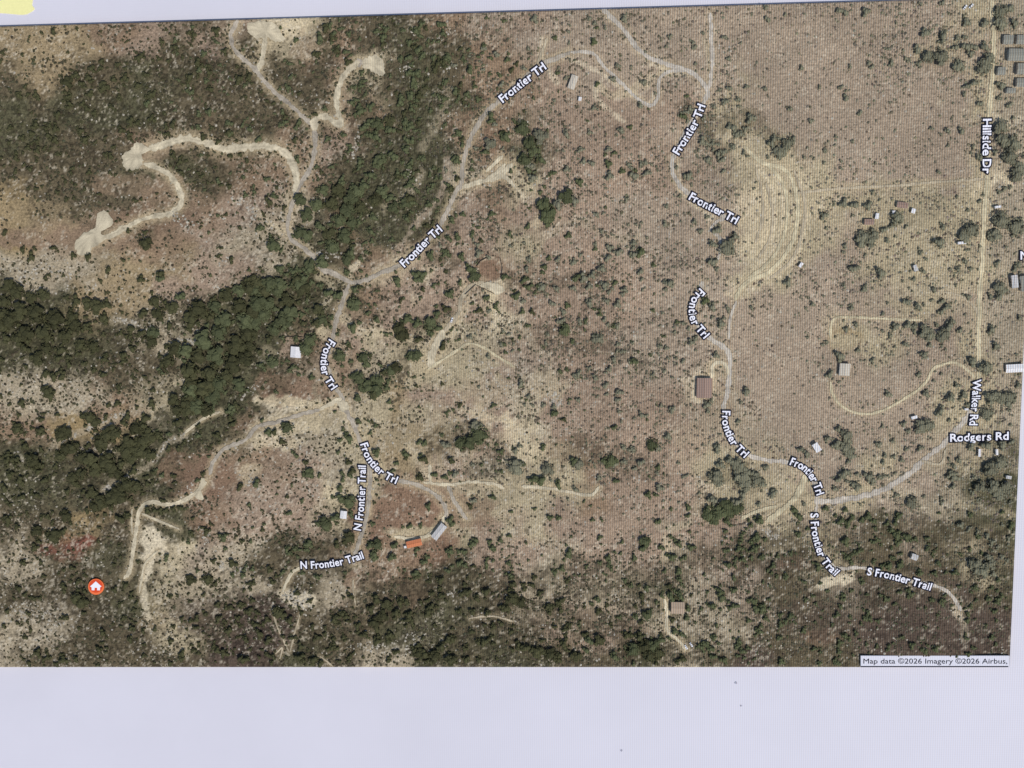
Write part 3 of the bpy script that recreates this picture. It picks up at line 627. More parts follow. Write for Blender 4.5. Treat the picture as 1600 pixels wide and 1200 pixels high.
# ------------------------------------------------------------------ buildings
def house(quad, h, roofmat, label, cat='house', roof='gable', name='house', wallmat=None, group=None):
    q = np.array([P(*p) for p in quad]); c = q.mean(0)
    a = q[1]-q[0]; b = q[3]-q[0]; La = np.linalg.norm(a); Lb = np.linalg.norm(b)
    if La < Lb: a, b, La, Lb = b, -a, Lb, La
    rz = math.atan2(a[1], a[0]); z = float(height(c[0], c[1]))
    r = empty(name, (c[0], c[1], z), rz); tag(r, label, cat, group)
    x, y = La/2*.94, Lb/2*.92; zb = -2.5
    v = [(-x,-y,zb),(x,-y,zb),(x,y,zb),(-x,y,zb),(-x,-y,h),(x,-y,h),(x,y,h),(-x,y,h)]
    rise = Lb*.07 if roof == 'gable' else .25
    f = [(0,1,5,4),(1,2,6,5),(2,3,7,6),(3,0,4,7)]
    if roof == 'gable':
        v += [(-x,0,h+rise*.93),(x,0,h+rise*.93)]; f += [(4,8,7),(5,6,9)]
    pymesh('wall', v, f, wallmat or MAT['wall'], r)
    X, Yh, t = La/2, Lb/2, .18
    def slab(sgn):
        v = [(-X, 0, h+rise), (X, 0, h+rise), (X, sgn*Yh, h-.05), (-X, sgn*Yh, h-.05)]; v += [(p[0], p[1], p[2]+t) for p in v]
        return v, [(0,1,2,3),(4,5,6,7),(0,1,5,4),(1,2,6,5),(2,3,7,6),(3,0,4,7)]
    if roof == 'gable':
        for s_ in (-1, 1): pymesh('roof_slope', *slab(s_), roofmat, r)
        pymesh('ridge_cap', *boxv(-X, X, -.18, .18, h+rise+t*.8, h+rise+t+.12), roofmat, r)
    else:
        pymesh('roof', *boxv(-X, X, -Yh, Yh, h+.003, h+.3), roofmat, r)
    # windows and a door on the long sides
    for s_ in (-1, 1):
        for u in ((-.5, .5) if La > 7 else (0,)):
            pymesh('window', *boxv(u*x-.6, u*x+.6, s_*(y+.02)-.03, s_*(y+.02)+.03, h*.4, h*.75), MAT['glass'], r)
    pymesh('door', *boxv(-.5, .5, -y-.06, -y+.02, 0, min(2.1, h*.85)), MAT['fence'], r)
    clear_poly(quad, 3)
    return r
def boxv(x0, x1, y0, y1, z0, z1):
    return ([(x0,y0,z0),(x1,y0,z0),(x1,y1,z0),(x0,y1,z0),(x0,y0,z1),(x1,y0,z1),(x1,y1,z1),(x0,y1,z1)],
            [(0,3,2,1),(4,5,6,7),(0,1,5,4),(1,2,6,5),(2,3,7,6),(3,0,4,7)])
def rect(cx, cy, w_, h_, deg=0):
    a = math.radians(deg); co, si = math.cos(a), math.sin(a)
    return [(cx+u*w_/2*co-v*h_/2*si, cy+u*w_/2*si+v*h_/2*co) for u, v in ((-1,-1),(1,-1),(1,1),(-1,1))]
M_ = MAT
house(rect(686.5, 829.5, 27, 11, -52), 3.2, M_['grey_roof'], 'long pale blue grey roofed building beside the orange roofed house')
house(rect(648, 847.5, 24, 10.5, -13), 3, M_['tile_roof'], 'house with bright orange tiled roof below the bare brown triangle')
house(rect(633.8, 853.5, 3.6, 3.6, -10), 2.2, M_['white_roof'], 'tiny white shed at the lower left corner of the orange roofed house', 'shed', 'flat', 'shed')
house(rect(538, 803, 10, 12, 5), 2.8, M_['white_roof'], 'small white roofed cabin left of the upright N Frontier Trail name', 'cabin', 'gable', 'cabin')
house(rect(463.5, 550, 16, 17, 3), 3, M_['white_roof'], 'white roofed house between the wooded gully and bent street name')
house(rect(1274, 698, 9.5, 14, -33), 2.6, M_['white_roof'], 'small white shed roof just above the curved street name at right', 'shed', 'gable', 'shed')
house(rect(1100, 606, 24, 31, 2), 3, M_['brown_roof'], 'large brown roofed house on a pale pad beside the looping driveway')
house(rect(1583, 575, 29, 12.5, -3), 3, M_['white_roof'], 'bright white roofed building cut by the right edge near Walker Rd', 'building', 'gable', 'outbuilding')
house(rect(1318, 577, 17, 19, 5), 3, M_['wall'], 'pale beige roofed building below the bare yellowish patch on the right')
house(rect(895, 130, 11, 22, 20), 3, M_['wall'], 'pale grey roofed building near the top centre beside small white shed')
house(rect(906, 156, 4.5, 6, 10), 2.2, M_['white_roof'], 'tiny white shed just below the pale roofed building at top centre', 'shed', 'flat', 'shed')
house(rect(1369, 338, 5, 9, 10), 2.4, M_['white_roof'], 'tiny white shed left of the dull red roof at the right', 'shed', 'flat', 'shed')
house(rect(1357, 347, 15, 9, 0), 2.8, M_['red_roof'], 'dull red roofed house between tiny white shed and round tree clump')
house(rect(1408, 321, 17, 9, 8), 2.8, M_['red_roof'], 'dull red roofed house with two tiny white sheds at its sides')
house(rect(1395, 332, 4.5, 5, 0), 2.2, M_['white_roof'], 'tiny white shed below left of the right hand red roof', 'shed', 'flat', 'shed')
house(rect(1425, 330, 6, 7.5, 20), 2.2, M_['white_roof'], 'tiny white shed at the right end of the right hand red roof', 'shed', 'flat', 'shed')
house(rect(1499, 380, 13, 4, -4), 2.6, M_['white_roof'], 'narrow white trailer left of Hillside Dr among grey green trees', 'trailer', 'flat', 'trailer')
house(rect(1556, 324, 10, 3.6, -8), 2.6, M_['white_roof'], 'narrow white trailer right of Hillside Dr', 'trailer', 'flat', 'trailer')
house(rect(1251, 414, 4.5, 8, 35), 2.4, M_['white_roof'], 'small white shed alone at the foot of the curved terraces', 'shed', 'flat', 'shed')
house(rect(1429, 419, 6, 10, -20), 2.4, M_['grey_roof'], 'small pale grey shed in the bushes left of Hillside Dr', 'shed', 'flat', 'shed')
house(rect(1428, 652, 9, 4.5, -15), 2.4, M_['white_roof'], 'narrow white shed above the paved road near Walker Rd', 'shed', 'flat', 'shed')
house(rect(1508, 639, 6, 3, 0), 2.4, M_['white_roof'], 'tiny white shed just left of the Walker Rd name', 'shed', 'flat', 'shed')
house(rect(1058, 948, 21, 18, 1), 3, M_['tan_roof'], 'square tan roofed house beside the pale drive near the bottom edge')
house(rect(1583, 440, 10, 20, -6), 3, M_['grey_roof'], 'pale grey roofed building at the right edge below the letter N')
house(rect(1598, 443, 12, 24, -6), 3, M_['slate_roof'], 'grey green roofed building at the right edge beside the pale roofed one')
house(rect(1574, 745, 8, 5, 10), 2.4, M_['grey_roof'], 'small pale shed at the right edge below Rodgers Rd', 'shed', 'flat', 'shed')
house(rect(1529, 707, 4, 12, 2), 2.4, M_['white_roof'], 'narrow white trailer standing upright below the Rodgers Rd name', 'trailer', 'flat', 'trailer')
house(rect(1556, 706, 3.6, 9, -2), 2.4, M_['white_roof'], 'short white trailer right of the longer one below Rodgers Rd', 'trailer', 'flat', 'trailer')
house(rect(1427, 869, 10, 9, 20), 2.8, M_['grey_roof'], 'small grey roofed house above the lower right street name', 'house')
GRP = 'grey roofed houses on the lots right of Hillside Dr'
for cx, cy, a_, b_, lb in [(1572,64,15,14,'topmost left grey roofed house on the lots right of Hillside Dr'), (1593,64,16,14,'topmost right grey roofed house at the map edge beyond Hillside Dr'),
        (1586,88,29,19,'wide grey roofed house, second down on the lots beyond Hillside Dr'), (1594,110,20,17,'grey roofed house at the map edge, third down beyond Hillside Dr'),
        (1561,113,12,12,'small grey roofed house close to the right side of Hillside Dr'), (1593,131,18,13,'grey roofed house at the map edge, fourth down beyond Hillside Dr'),
        (1576,143,13,8,'small grey roofed building, lowest of the lots beyond Hillside Dr')]:
    house(rect(cx, cy, a_, b_, 1), 3, M_['slate_roof'], lb, group=GRP)

def car(cx, cy, deg, label):
    X, Y = P(cx, cy); r = empty('parked_car', (X, Y, float(height(X, Y))), math.radians(-deg)); tag(r, label, 'car', 'white vehicles parked beside buildings')
    v = [(-2.3,-.9,.3),(2.3,-.9,.3),(2.3,.9,.3),(-2.3,.9,.3),(-2.3,-.88,.95),(2.2,-.85,.85),(2.2,.85,.85),(-2.3,.88,.95)]
    fc = [(0,3,2,1),(4,5,6,7),(0,1,5,4),(1,2,6,5),(2,3,7,6),(3,0,4,7)]
    pymesh('body', v, fc, M_['paint_white'], r)
    v = [(-1.6,-.84,.93),(1.1,-.8,.88),(1.1,.8,.88),(-1.6,.84,.93),(-1.2,-.66,1.42),(.35,-.66,1.42),(.35,.66,1.42),(-1.2,.66,1.42)]
    pymesh('window', v, fc, M_['glass'], r)
    pymesh('roof', *boxv(-1.22, .37, -.68, .68, 1.425, 1.5), M_['paint_white'], r)
    for wx_ in (-1.4, 1.4):
        for wy_ in (-.92, .72):
            n = 12; v = [(wx_+.33*math.cos(2*math.pi*i/n), wy_+e*.2, .33+.33*math.sin(2*math.pi*i/n)) for e in (0, 1) for i in range(n)]
            pymesh('wheel', v, [tuple(range(n)), tuple(range(n, 2*n))[::-1]]+[(i, (i+1) % n, n+(i+1) % n, n+i) for i in range(n)], M_['tyre'], r)
    dist_disc(cx, cy, 6)
car(1072, 1011, 62, 'white vehicle on the pale yard near the bottom edge, left of its pair')
car(1080, 1007, 58, 'white vehicle on the pale yard near the bottom edge, right of its pair')
car(1507, 12, -50, 'white vehicle at the very top right map edge, left of its pair')
car(1517, 10, -45, 'white vehicle at the very top right map edge, right of its pair')
car(706, 500, -70, 'white vehicle parked at the top of the pale central driveway')

def fence(pts, label):
    X0, Y0 = P(*pts[0]); r = empty('fence', (X0, Y0, 0)); tag(r, label, 'fence')
    for a, b in zip(pts, pts[1:]):
        A = np.array(P(*a)); B = np.array(P(*b)); d = B-A; L_ = np.linalg.norm(d); n = max(2, int(L_/3.0)); t = d/L_; nn = np.array((-t[1], t[0]))*.12
        for i in range(n):
            p = A+d*i/n; p2 = A+d*(i+1)/n; z = float(height(*p)); z2 = float(height(*p2))
            v = [(*(q+s_*nn-(X0, Y0)), zz+dz) for (q, zz) in ((p+t*.15, z), (p2-t*.15, z2)) for s_ in (-1, 1) for dz in (-.3, 1.5)]
            pymesh('panel', v, [(0,1,3,2),(4,6,7,5),(0,4,5,1),(2,3,7,6),(1,5,7,3),(0,2,6,4)], M_['fence'], r)
            q = p-(X0, Y0); pymesh('post', *boxv(q[0]-.14, q[0]+.14, q[1]-.14, q[1]+.14, z-.4, z+1.8), M_['fence'], r)
fence([(727,460),(743,445),(772,459)], 'dark angled fence below the round brown yard')
fence([(447,526),(474,527)], 'short dark fence on the brown yard above the white house by the gully')
fence([(745,416),(751,408),(762,402)], 'dark curved fence along the upper left of the round brown yard')
fence([(782,404),(785,418),(783,436)], 'dark fence along the right side of the round brown yard')

# ------------------------------------------------------------------ trees
T = """85,50,5 145,108,6 120,118,7 139,122,6 180,125,6 198,123,6 105,130,8 165,138,8 218,135,6 338,50,7 320,85,5 219,93,6 160,97,5 90,180,6 205,190,7 216,193,5 305,215,6 320,215,5 342,222,5 360,210,5 298,122,6 330,140,5 222,242,4 350,240,6 272,243,5 375,125,7 390,122,6
463,63,4 545,98,6 557,108,6 580,168,6 565,175,7 495,85,6 640,115,6 655,80,6 660,90,5 690,40,6 693,53,5 465,250,5 765,225,8 790,215,8 758,238,6 417,280,5 640,262,6 640,290,7 615,245,8 635,235,7 590,215,7 610,205,8 595,255,9 580,275,8 570,290,8 700,290,5 625,160,6 640,150,6 735,110,6 725,160,4 500,60,7 510,45,7 520,60,6 600,60,6 650,50,6 700,90,6 680,110,6 610,190,8 590,195,8 570,200,7
835,30,6 975,30,6 927,67,5 877,90,5 957,125,5 933,133,4 1005,130,5 1000,165,5 970,205,6 884,210,6 815,200,9 845,215,10 830,225,9 820,250,9 845,250,7 835,235,8 921,207,4 950,235,5 908,235,5 925,255,5 950,257,6 952,275,7 972,268,5 990,275,7 1010,270,6 885,265,5 865,270,4 1075,275,7 832,278,7 905,285,6 1100,185,4 1133,160,6 1153,155,4 1097,220,6 1145,200,6 1150,210,5 1172,185,7 1128,250,5 1145,230,5 1105,250,5 1195,140,4
1319,20,6 1310,18,5 1352,20,7 1475,10,9 1508,36,6 1537,38,6 1472,57,8 1445,52,7 1495,60,4 1432,78,6 1450,90,8 1468,92,9 1498,104,8 1492,75,5 1508,75,7 1520,75,6 1515,85,6 1537,75,7 1540,95,9 1535,105,10 1313,137,4 1321,153,5 1234,170,4 1265,190,4 1480,205,5 1502,205,5 1205,225,7 1215,240,8 1230,225,8 1225,237,7 1562,133,6 1562,20,8 1575,15,8 1583,38,6 1565,220,9 1575,245,10 1590,265,9 1585,275,9 1520,130,6 1510,135,5 1560,40,8 1563,200,9 1580,225,9
48,402,7 7,363,5 35,390,5 53,388,4 85,388,5 117,399,5 140,402,6 228,364,4 230,380,9 171,422,5 195,407,4 222,437,6 252,428,7 252,436,6 283,463,8 362,407,5 105,465,5 18,447,9 30,455,10 50,465,9 70,460,9 10,470,9 35,485,11 60,490,12 20,500,11 90,500,12 75,520,12 45,520,11 10,528,8 140,475,9 155,480,11 170,475,8 165,495,8 115,495,8 245,472,9 270,480,9 225,490,8 250,490,9 240,520,9 238,535,9 205,513,6 150,540,8 195,555,7 275,545,10 290,550,11 265,565,9 310,485,12 300,500,11 335,480,9 350,500,12 375,480,11 320,530,13 345,520,12 370,540,13 340,555,12 365,570,12 330,585,12 390,520,10 60,560,9 40,545,8 110,568,6 85,588,7 100,588,7 72,583,6 165,585,6 355,460,9 375,455,9 392,450,9 385,500,11 312,555,11 300,580,11 345,600,12 318,610,12 300,600,10 335,620,11 355,590,10 375,600,9 385,560,11 395,490,10 390,540,9 120,470,8 5,490,10 5,510,9 30,530,9 105,525,9 120,510,8 130,540,8 100,545,7 75,545,8
470,312,9 420,315,6 405,358,5 458,340,9 480,368,8 470,365,8 430,383,9 455,368,7 545,330,10 565,325,10 585,315,8 590,310,8 617,325,8 632,320,8 550,350,9 580,362,7 585,340,6 545,405,8 540,370,9 520,385,9 505,410,9 487,415,8 500,355,8 550,395,7 440,420,6 460,425,6 465,435,7 475,452,10 470,445,9 425,445,11 415,455,9 405,475,11 412,490,10 450,470,10 455,490,12 445,500,11 500,485,8 505,500,8 495,505,7 485,422,7 515,458,7 530,462,7 502,447,5 543,425,5 555,475,9 575,490,4 553,512,7 519,495,5 474,505,6 487,530,10 480,543,10 519,520,8 474,492,4 531,501,6 673,400,7 696,393,4 722,402,6 715,370,6 702,373,5 738,367,4 764,402,4 748,395,6 735,420,7 741,432,8 661,452,4 650,430,8 655,437,7 660,430,6 620,440,8 703,460,7 717,472,7 697,483,7 682,490,6 713,508,8 672,505,8 685,512,6 652,505,7 636,498,7 625,513,9 630,522,9 640,500,6 655,530,6 643,555,7 650,555,8 620,575,8 612,580,8 570,560,8 573,568,7 600,582,6 560,590,9 590,595,9 428,565,8 405,550,6 407,570,6 760,465,5 788,433,5 693,540,6 532,555,8 547,540,4 400,505,10 430,515,8 420,530,7 530,300,10 550,310,9 520,320,9 505,300,8 560,300,9 530,345,9 515,365,8 600,300,9 610,310,7 640,310,8 480,335,8 495,320,8 440,445,9 402,455,9 402,440,9 420,475,10 435,455,9
852,322,10 858,335,9 855,345,9 872,320,8 885,308,10 897,315,7 888,369,5 952,388,6 965,394,6 950,402,6 930,382,4 907,398,4 872,405,5 858,403,4 827,405,5 823,422,5 850,417,5 820,437,6 826,448,6 846,450,6 870,452,5 900,434,6 912,434,7 925,430,6 895,450,5 920,448,6 945,445,7 940,420,6 976,453,5 1000,424,5 1045,443,7 1038,440,4 1039,452,4 807,462,7 817,470,5 921,473,7 948,471,5 965,475,6 886,478,5 880,487,5 862,475,5 831,487,5 875,503,6 882,515,8 905,502,5 945,500,4 965,510,5 1120,360,7 1113,383,6 1112,410,7 1135,390,10 1137,383,9 1147,370,6 1100,470,6 1112,480,7 1125,505,7 1119,555,5 935,530,8 990,565,6 1080,535,5 1000,395,7 990,398,6 990,380,5
1287,337,6 1318,317,7 1335,320,6 1355,322,6 1350,370,9 1360,375,9 1345,380,8 1365,365,7 1400,342,8 1381,360,5 1375,427,8 1335,420,7 1465,380,8 1505,370,9 1515,360,9 1560,345,10 1585,355,10 1552,370,9 1560,450,9 1560,463,7 1230,441,6 1415,472,6 1433,480,6 1470,470,5 1478,480,6 1470,487,5 1397,510,6 1416,508,6 1427,517,5 1443,517,9 1448,525,8 1470,525,9 1478,513,8 1480,508,7 1413,538,5 1441,555,6 1548,515,7 1555,540,6 1515,565,7 1535,575,8 1597,555,6 1310,557,7 1295,585,6 1390,525,4 1340,547,4
75,612,9 80,618,8 35,630,7 30,648,4 65,655,5 65,672,7 30,670,8 98,678,9 105,675,9 95,685,7 140,652,9 150,658,8 130,650,6 200,650,6 195,660,6 185,630,5 165,652,5 240,630,7 230,652,8 225,665,7 235,680,11 225,690,10 220,705,10 235,710,9 200,705,10 205,715,9 170,680,11 180,675,10 160,695,10 155,690,9 170,720,11 145,720,11 150,735,9 130,715,10 175,735,10 185,740,8 57,720,10 50,715,8 40,697,6 22,718,6 115,698,9 105,700,8 95,712,8 115,748,8 200,755,11 215,760,9 190,770,12 175,780,11 160,785,11 145,770,8 150,790,8 60,772,5 72,768,4 18,788,4 15,810,8 190,810,7 199,803,5 175,793,5 137,798,5 105,805,8 100,830,6 60,830,8 55,855,7 85,838,11 232,796,6 243,797,5 252,797,5 262,796,5 272,795,5 284,793,5 262,870,6 310,750,4 318,740,5 376,760,6 340,680,6 312,665,5 360,653,5 265,700,6 280,700,5 290,690,4 280,660,7 297,608,7 325,830,6 350,838,7 365,880,7 335,875,5 300,620,8 325,905,8 290,630,8 297,640,9 275,625,9 280,640,8 310,635,10 325,640,9 300,610,10 330,600,11 215,670,9 200,690,9 210,735,7 190,725,8 130,740,8 20,740,7 35,750,7 10,760,7
440,665,10 450,668,9 420,675,6 430,675,5 441,690,5 545,685,7 478,722,5 483,740,8 402,755,7 545,722,5 551,735,5 548,743,5 537,749,5 532,762,6 520,776,4 533,778,8 545,782,9 525,807,7 549,803,5 508,815,9 510,822,8 545,840,9 528,850,6 580,850,8 590,850,8 482,850,7 451,802,5 617,852,6 586,865,7 612,870,7 585,872,6 650,895,6 651,858,5 663,849,5 672,838,4 703,803,6 704,812,7 706,818,6 640,821,5 658,821,4 630,823,3 670,790,6 657,745,6 750,680,12 745,668,9 732,692,10 720,693,8 692,695,5 699,695,6 690,680,4 635,708,6 662,716,6 656,690,5 664,692,5 706,720,6 711,740,6 680,740,5 695,745,5 590,706,7 575,606,9 590,605,9 560,622,6 585,615,8 565,605,6 770,777,5 735,790,5 740,782,5 703,860,7 716,862,4 725,862,5 743,843,5 738,850,6 765,847,5 770,855,5 663,877,6 668,870,5 718,880,6 688,905,7 740,885,4
805,705,5 807,730,10 813,697,4 849,698,5 857,733,8 835,749,7 845,750,8 872,757,6 899,764,5 898,776,6 935,746,5 962,751,5 1001,723,6 960,725,6 955,718,8 975,720,5 943,720,5 902,725,8 897,720,7 1019,695,8 1027,700,6 1043,682,6 1012,773,6 1030,762,7 1050,640,6 965,625,5 1003,648,5 859,808,5 873,808,5 866,645,6 866,635,5 967,613,6 1105,632,6 1112,626,4 1106,642,4 1165,612,7 1145,680,5 1126,725,7 1117,745,9 1123,752,8 1120,700,7 1138,718,6 1148,723,8 1155,732,9 1160,745,11 1165,755,10 1178,740,7 1180,750,8 1190,755,7 1183,720,6 1195,730,5 1113,780,7 1108,805,9 1115,810,9 1125,800,9 1135,790,9 1140,800,8 1150,785,8 1153,795,8 1160,772,6 1165,813,6 1137,815,5 1075,792,5 1075,806,4 1028,815,5 1007,845,8 1006,855,6 1187,812,7 1182,838,6 1060,850,6 1033,855,5 990,870,5 950,870,5 1050,870,7 1080,855,6
1387,615,6 1447,615,6 1483,622,7 1468,642,7 1504,617,6 1545,620,9 1560,620,9 1575,620,9 1570,630,8 1540,645,9 1437,668,10 1447,665,9 1412,663,5 1320,680,8 1325,687,7 1310,670,5 1291,685,5 1305,695,7 1372,695,5 1258,708,6 1250,702,5 1325,705,8 1320,700,8 1330,712,7 1338,760,7 1315,740,7 1310,747,6 1355,745,8 1362,750,7 1303,762,5 1256,786,4 1240,795,6 1247,805,7 1203,806,5 1207,770,7 1248,772,4 1288,794,5 1393,768,6 1425,785,8 1448,712,6 1490,745,8 1485,740,7 1555,725,9 1565,722,8 1545,735,9 1550,760,10 1560,770,10 1570,762,9 1530,760,8 1540,695,7 1563,695,7 1579,690,5 1516,698,6 1400,835,7 1415,838,7 1402,848,6 1320,845,7 1520,880,9 1530,890,10 1545,880,8
435,955,8 442,960,7 453,968,7 418,967,6 550,930,5 590,935,8 605,945,8 580,950,7 625,940,7 635,940,6 560,975,6 508,980,4 498,995,5 508,990,4 548,1025,5 738,955,6 737,985,5 655,1020,9 665,1020,8 690,1010,7 700,1000,7 680,1025,8 705,1030,8 861,947,6 870,945,4 935,955,6 1010,960,8 1008,1010,10 1020,1010,10 1030,1020,9 1034,1000,6 1015,1025,10 1048,930,7 1063,931,6 1075,950,5 1050,968,5 1055,985,6 1065,990,5 1095,1010,6 1067,1028,6 1110,1012,6 1113,1025,6 1130,1030,6 1127,932,7 1112,945,6 1148,945,6 1125,925,6 1145,920,5 1180,950,7 1190,950,7 600,960,9 620,955,8 640,960,7 585,970,8 570,990,7 590,1000,7 610,990,7 800,935,9 815,940,8 820,1010,8 840,1015,9 860,1020,9 880,1005,7 900,1025,8 920,1000,7 935,1000,8 960,1025,7 990,1015,9 1000,995,7 690,930,6 730,925,7 760,925,7 745,935,6 790,950,7 670,955,7 470,1025,8 490,1030,8 420,1000,7 405,990,7 375,945,5 390,955,6 340,945,5 350,1020,7 380,1030,8 130,940,9 120,935,8 300,905,8 285,1020,6 60,1020,7 100,1030,7"""
trees = []
for s_ in T.split():
    x, y, r_ = map(float, s_.split(','))
    if x < -300: continue
    trees.append((x+random.uniform(-.6, .6), y+random.uniform(-.6, .6), r_*random.uniform(1.0, 1.16)))
hand = len(trees)
def clear_at(x, y, r):
    i, j = int(x+OX), int(y)
    if not (0 <= i < MW and 0 <= j < MH): return False
    r = int(r*.7)
    return not mask[max(j-r, 0):j+r+1, max(i-r, 0):i+r+1].any()
def inside(x, y, m=0):
    X, Y = px2w(x, y); return X_LF+m < X < X_RT-m and Y_BOT+m < Y < Y_TOP-m
trees = [t for t in trees if inside(t[0], t[1], t[2]*.75) and clear_at(t[0], t[1], t[2]*.55)]
hand = len(trees)
# the rest of the wood and brush, scattered by the surveyed density
CW = 4
ry_, rx_ = np.mgrid[0:MH:CW, -OX:MW-OX:CW].astype(float)
_wx, _wy = warp(rx_, ry_)
DR = samp(GD, _wx, _wy); RR = samp(GR, _wx, _wy)
strokes(rx_, ry_, None, DR)
for cx, cy, rx, ry, c, s_ in SOFT:
    if c in 'rbRotgypP': DR *= 1-.75*s_*np.clip((1.1-np.sqrt(((rx_-cx)/rx)**2+((ry_-cy)/ry)**2))/.3, 0, 1)
def scatter(rate, rfun, noise_seed, seed, ok_r=1.15):
    """plants thrown over the land so that their number per 50 x 50 patch follows rate(density, rockiness)"""
    r2 = np.random.default_rng(seed)
    lam = np.maximum(rate(DR, RR), 0)/2500
    lam = lam*np.clip((vnoise(rx_, ry_, 22, noise_seed)-.3)*2.4+(vnoise(rx_, ry_, 8, noise_seed+1)-.5)*1.6+.15, .12, 1.5)
    mx = lam.max(); n = int(mx*MW*MH); x = r2.random(n)*MW-OX; y = r2.random(n)*MH
    I = ((x+OX)/CW).astype(int); J = (y/CW).astype(int); I = np.minimum(I, DR.shape[1]-1); J = np.minimum(J, DR.shape[0]-1)
    k = r2.random(n)*mx < lam[J, I]; x, y, I, J = x[k], y[k], I[k], J[k]
    a = np.column_stack([x, y, rfun(r2, len(x), DR[J, I])]); ii = (x+OX).astype(int); jj = y.astype(int)
    X, Y = px2w(x, y); m = a[:, 2]*MPP*ok_r
    r = np.minimum(a[:, 2]*.8, 5).astype(int)
    ok = (X > X_LF+m) & (X < X_RT-m) & (Y > Y_BOT+m) & (Y < Y_TOP-m) & ~mask[jj, ii]
    ok &= ~(mask[jj, np.clip(ii-r, 0, MW-1)] | mask[jj, np.clip(ii+r, 0, MW-1)] | mask[np.clip(jj-r, 0, MH-1), ii] | mask[np.clip(jj+r, 0, MH-1), ii])
    return a[ok]
inret = scatter(lambda d, k_: 1.5*d+.17*d**2, lambda g_, n, d: 2.1+g_.random(n)**1.9*(2.0+.38*d), 21, 5)
# soft (bare) ground keeps few trees
def bare(a, f):
    keep = np.ones(len(a), bool)
    for cx, cy, rx, ry, c, s_ in SOFT:
        if c in 'rbRotgypd' and s_ >= .5:
            keep &= ~((((a[:, 0]-cx)/rx)**2+((a[:, 1]-cy)/ry)**2 < .95) & (rng.random(len(a)) < f*s_))
    return a[keep]
inret = bare(inret, .9)
# crown prototypes
ICO_V = None
def ico():
    t = (1+5**.5)/2; v = np.array([(-1,t,0),(1,t,0),(-1,-t,0),(1,-t,0),(0,-1,t),(0,1,t),(0,-1,-t),(0,1,-t),(t,0,-1),(t,0,1),(-t,0,-1),(-t,0,1)], float)
    v /= np.linalg.norm(v[0])
    f = np.array([(0,11,5),(0,5,1),(0,1,7),(0,7,10),(0,10,11),(1,5,9),(5,11,4),(11,10,2),(10,7,6),(7,1,8),(3,9,4),(3,4,2),(3,2,6),(3,6,8),(3,8,9),(4,9,5),(2,4,11),(6,2,10),(8,6,7),(9,8,1)])
    return v, f
IV, IF = ico()
def crown(seed, lumps, leaves):
    """unit crown: radius about 1, lumps of foliage with loose leaf clumps spread over and round them"""
    g_ = np.random.default_rng(seed); V, Fc, n = [], [], 0
    for i in range(lumps):
        a = 2.399*i+g_.random()*.8; rr = 0 if i == 0 else .42+.25*g_.random()
        c = np.array((rr*math.cos(a), rr*math.sin(a), .62+.22*g_.random()-.22*rr)); s_ = (.56 if i == 0 else .33+.17*g_.random())
        v = IV*(1+(g_.random((12, 1))-.5)*.45)*np.array((s_, s_, s_*.72)); an = g_.random()*6.28; R = np.array([[math.cos(an), -math.sin(an), 0], [math.sin(an), math.cos(an), 0], [0, 0, 1]])
        V.append(v@R.T+c); Fc.append(IF+n); n += 12
    for i in range(leaves):
        a = g_.random()*6.28; rr = math.sqrt(g_.random())*1.02; zt = .62+.42*math.sqrt(max(0, 1-rr*rr))*(.7+.4*g_.random())-.1
        c = np.array((rr*math.cos(a), rr*math.sin(a), zt)); s_ = .10+.10*g_.random()
        u = g_.normal(size=3); u[2] *= .45; u /= np.linalg.norm(u); w_ = np.cross(u, g_.normal(size=3)); w_ /= np.linalg.norm(w_)
        V.append(np.array([c+u*s_, c-u*s_*.6+w_*s_, c-u*s_*.7-w_*s_*.8])); Fc.append(np.array([[0, 1, 2]])+n); n += 3
    return np.vstack(V)*np.array((1.13, 1.13, 1.0)), np.vstack(Fc)
NV = 7
CR = [crown(100+i, 5+i % 3, 60) for i in range(NV)]
CRS = [crown(200+i, 4, 22) for i in range(6)]
def trunk_mesh():
    n = 6; v = []; 
    for z, r in ((-.25, .10), (.2, .075), (.6, .05)): v += [(r*math.cos(2*math.pi*i/n), r*math.sin(2*math.pi*i/n), z) for i in range(n)]
    f = [(k_*n+i, k_*n+(i+1) % n, (k_+1)*n+(i+1) % n, (k_+1)*n+i) for k_ in range(2) for i in range(n)]
    for j in range(3):      # three limbs into the crown
        a = j*2.1+.4; b = len(v); d = (math.cos(a), math.sin(a))
        v += [(.03*-d[1], .03*d[0], .3), (-.03*-d[1], -.03*d[0], .3), (0, 0, .36), (.42*d[0], .42*d[1], .62)]
        f += [(b, b+1, b+3), (b+1, b+2, b+3), (b+2, b, b+3)]
    me = bpy.data.meshes.new('trunk'); me.from_pydata(v, [], f); me.update(); return me
TM = trunk_mesh(); TM.materials.append(MAT['bark'])
def palette(x, y):
    """foliage tone by place: 0 dark oak, 1 grey green, 2 paled by painted haze"""
    q = x+random.uniform(-120, 120)
    if y > 900: return 0 if q < 1000 else (1 if q < 1350 else 1)
    if q < 330: return 0
    if q < 780: return 1 if random.random() < .8 else 0
    if y > 790: return 1 if q < 1500 else 2
    if q < 1000: return 1 if random.random() < .35 else 2
    return 2
PALM = [MAT['tree_dark'], MAT['tree_green'], MAT['tree_hazed']]
crown_me = {}
for i, (v, f) in enumerate(CR):
    for k_ in range(3):
        me = bpy.data.meshes.new('crown'); me.from_pydata(v.tolist(), [], f.tolist()); me.update(); me.materials.append(PALM[k_]); crown_me[(i, k_)] = me
order = sorted(range(len(trees)), key=lambda i: -trees[i][2])
own = order[:290]; rest = [trees[i] for i in order[290:]]
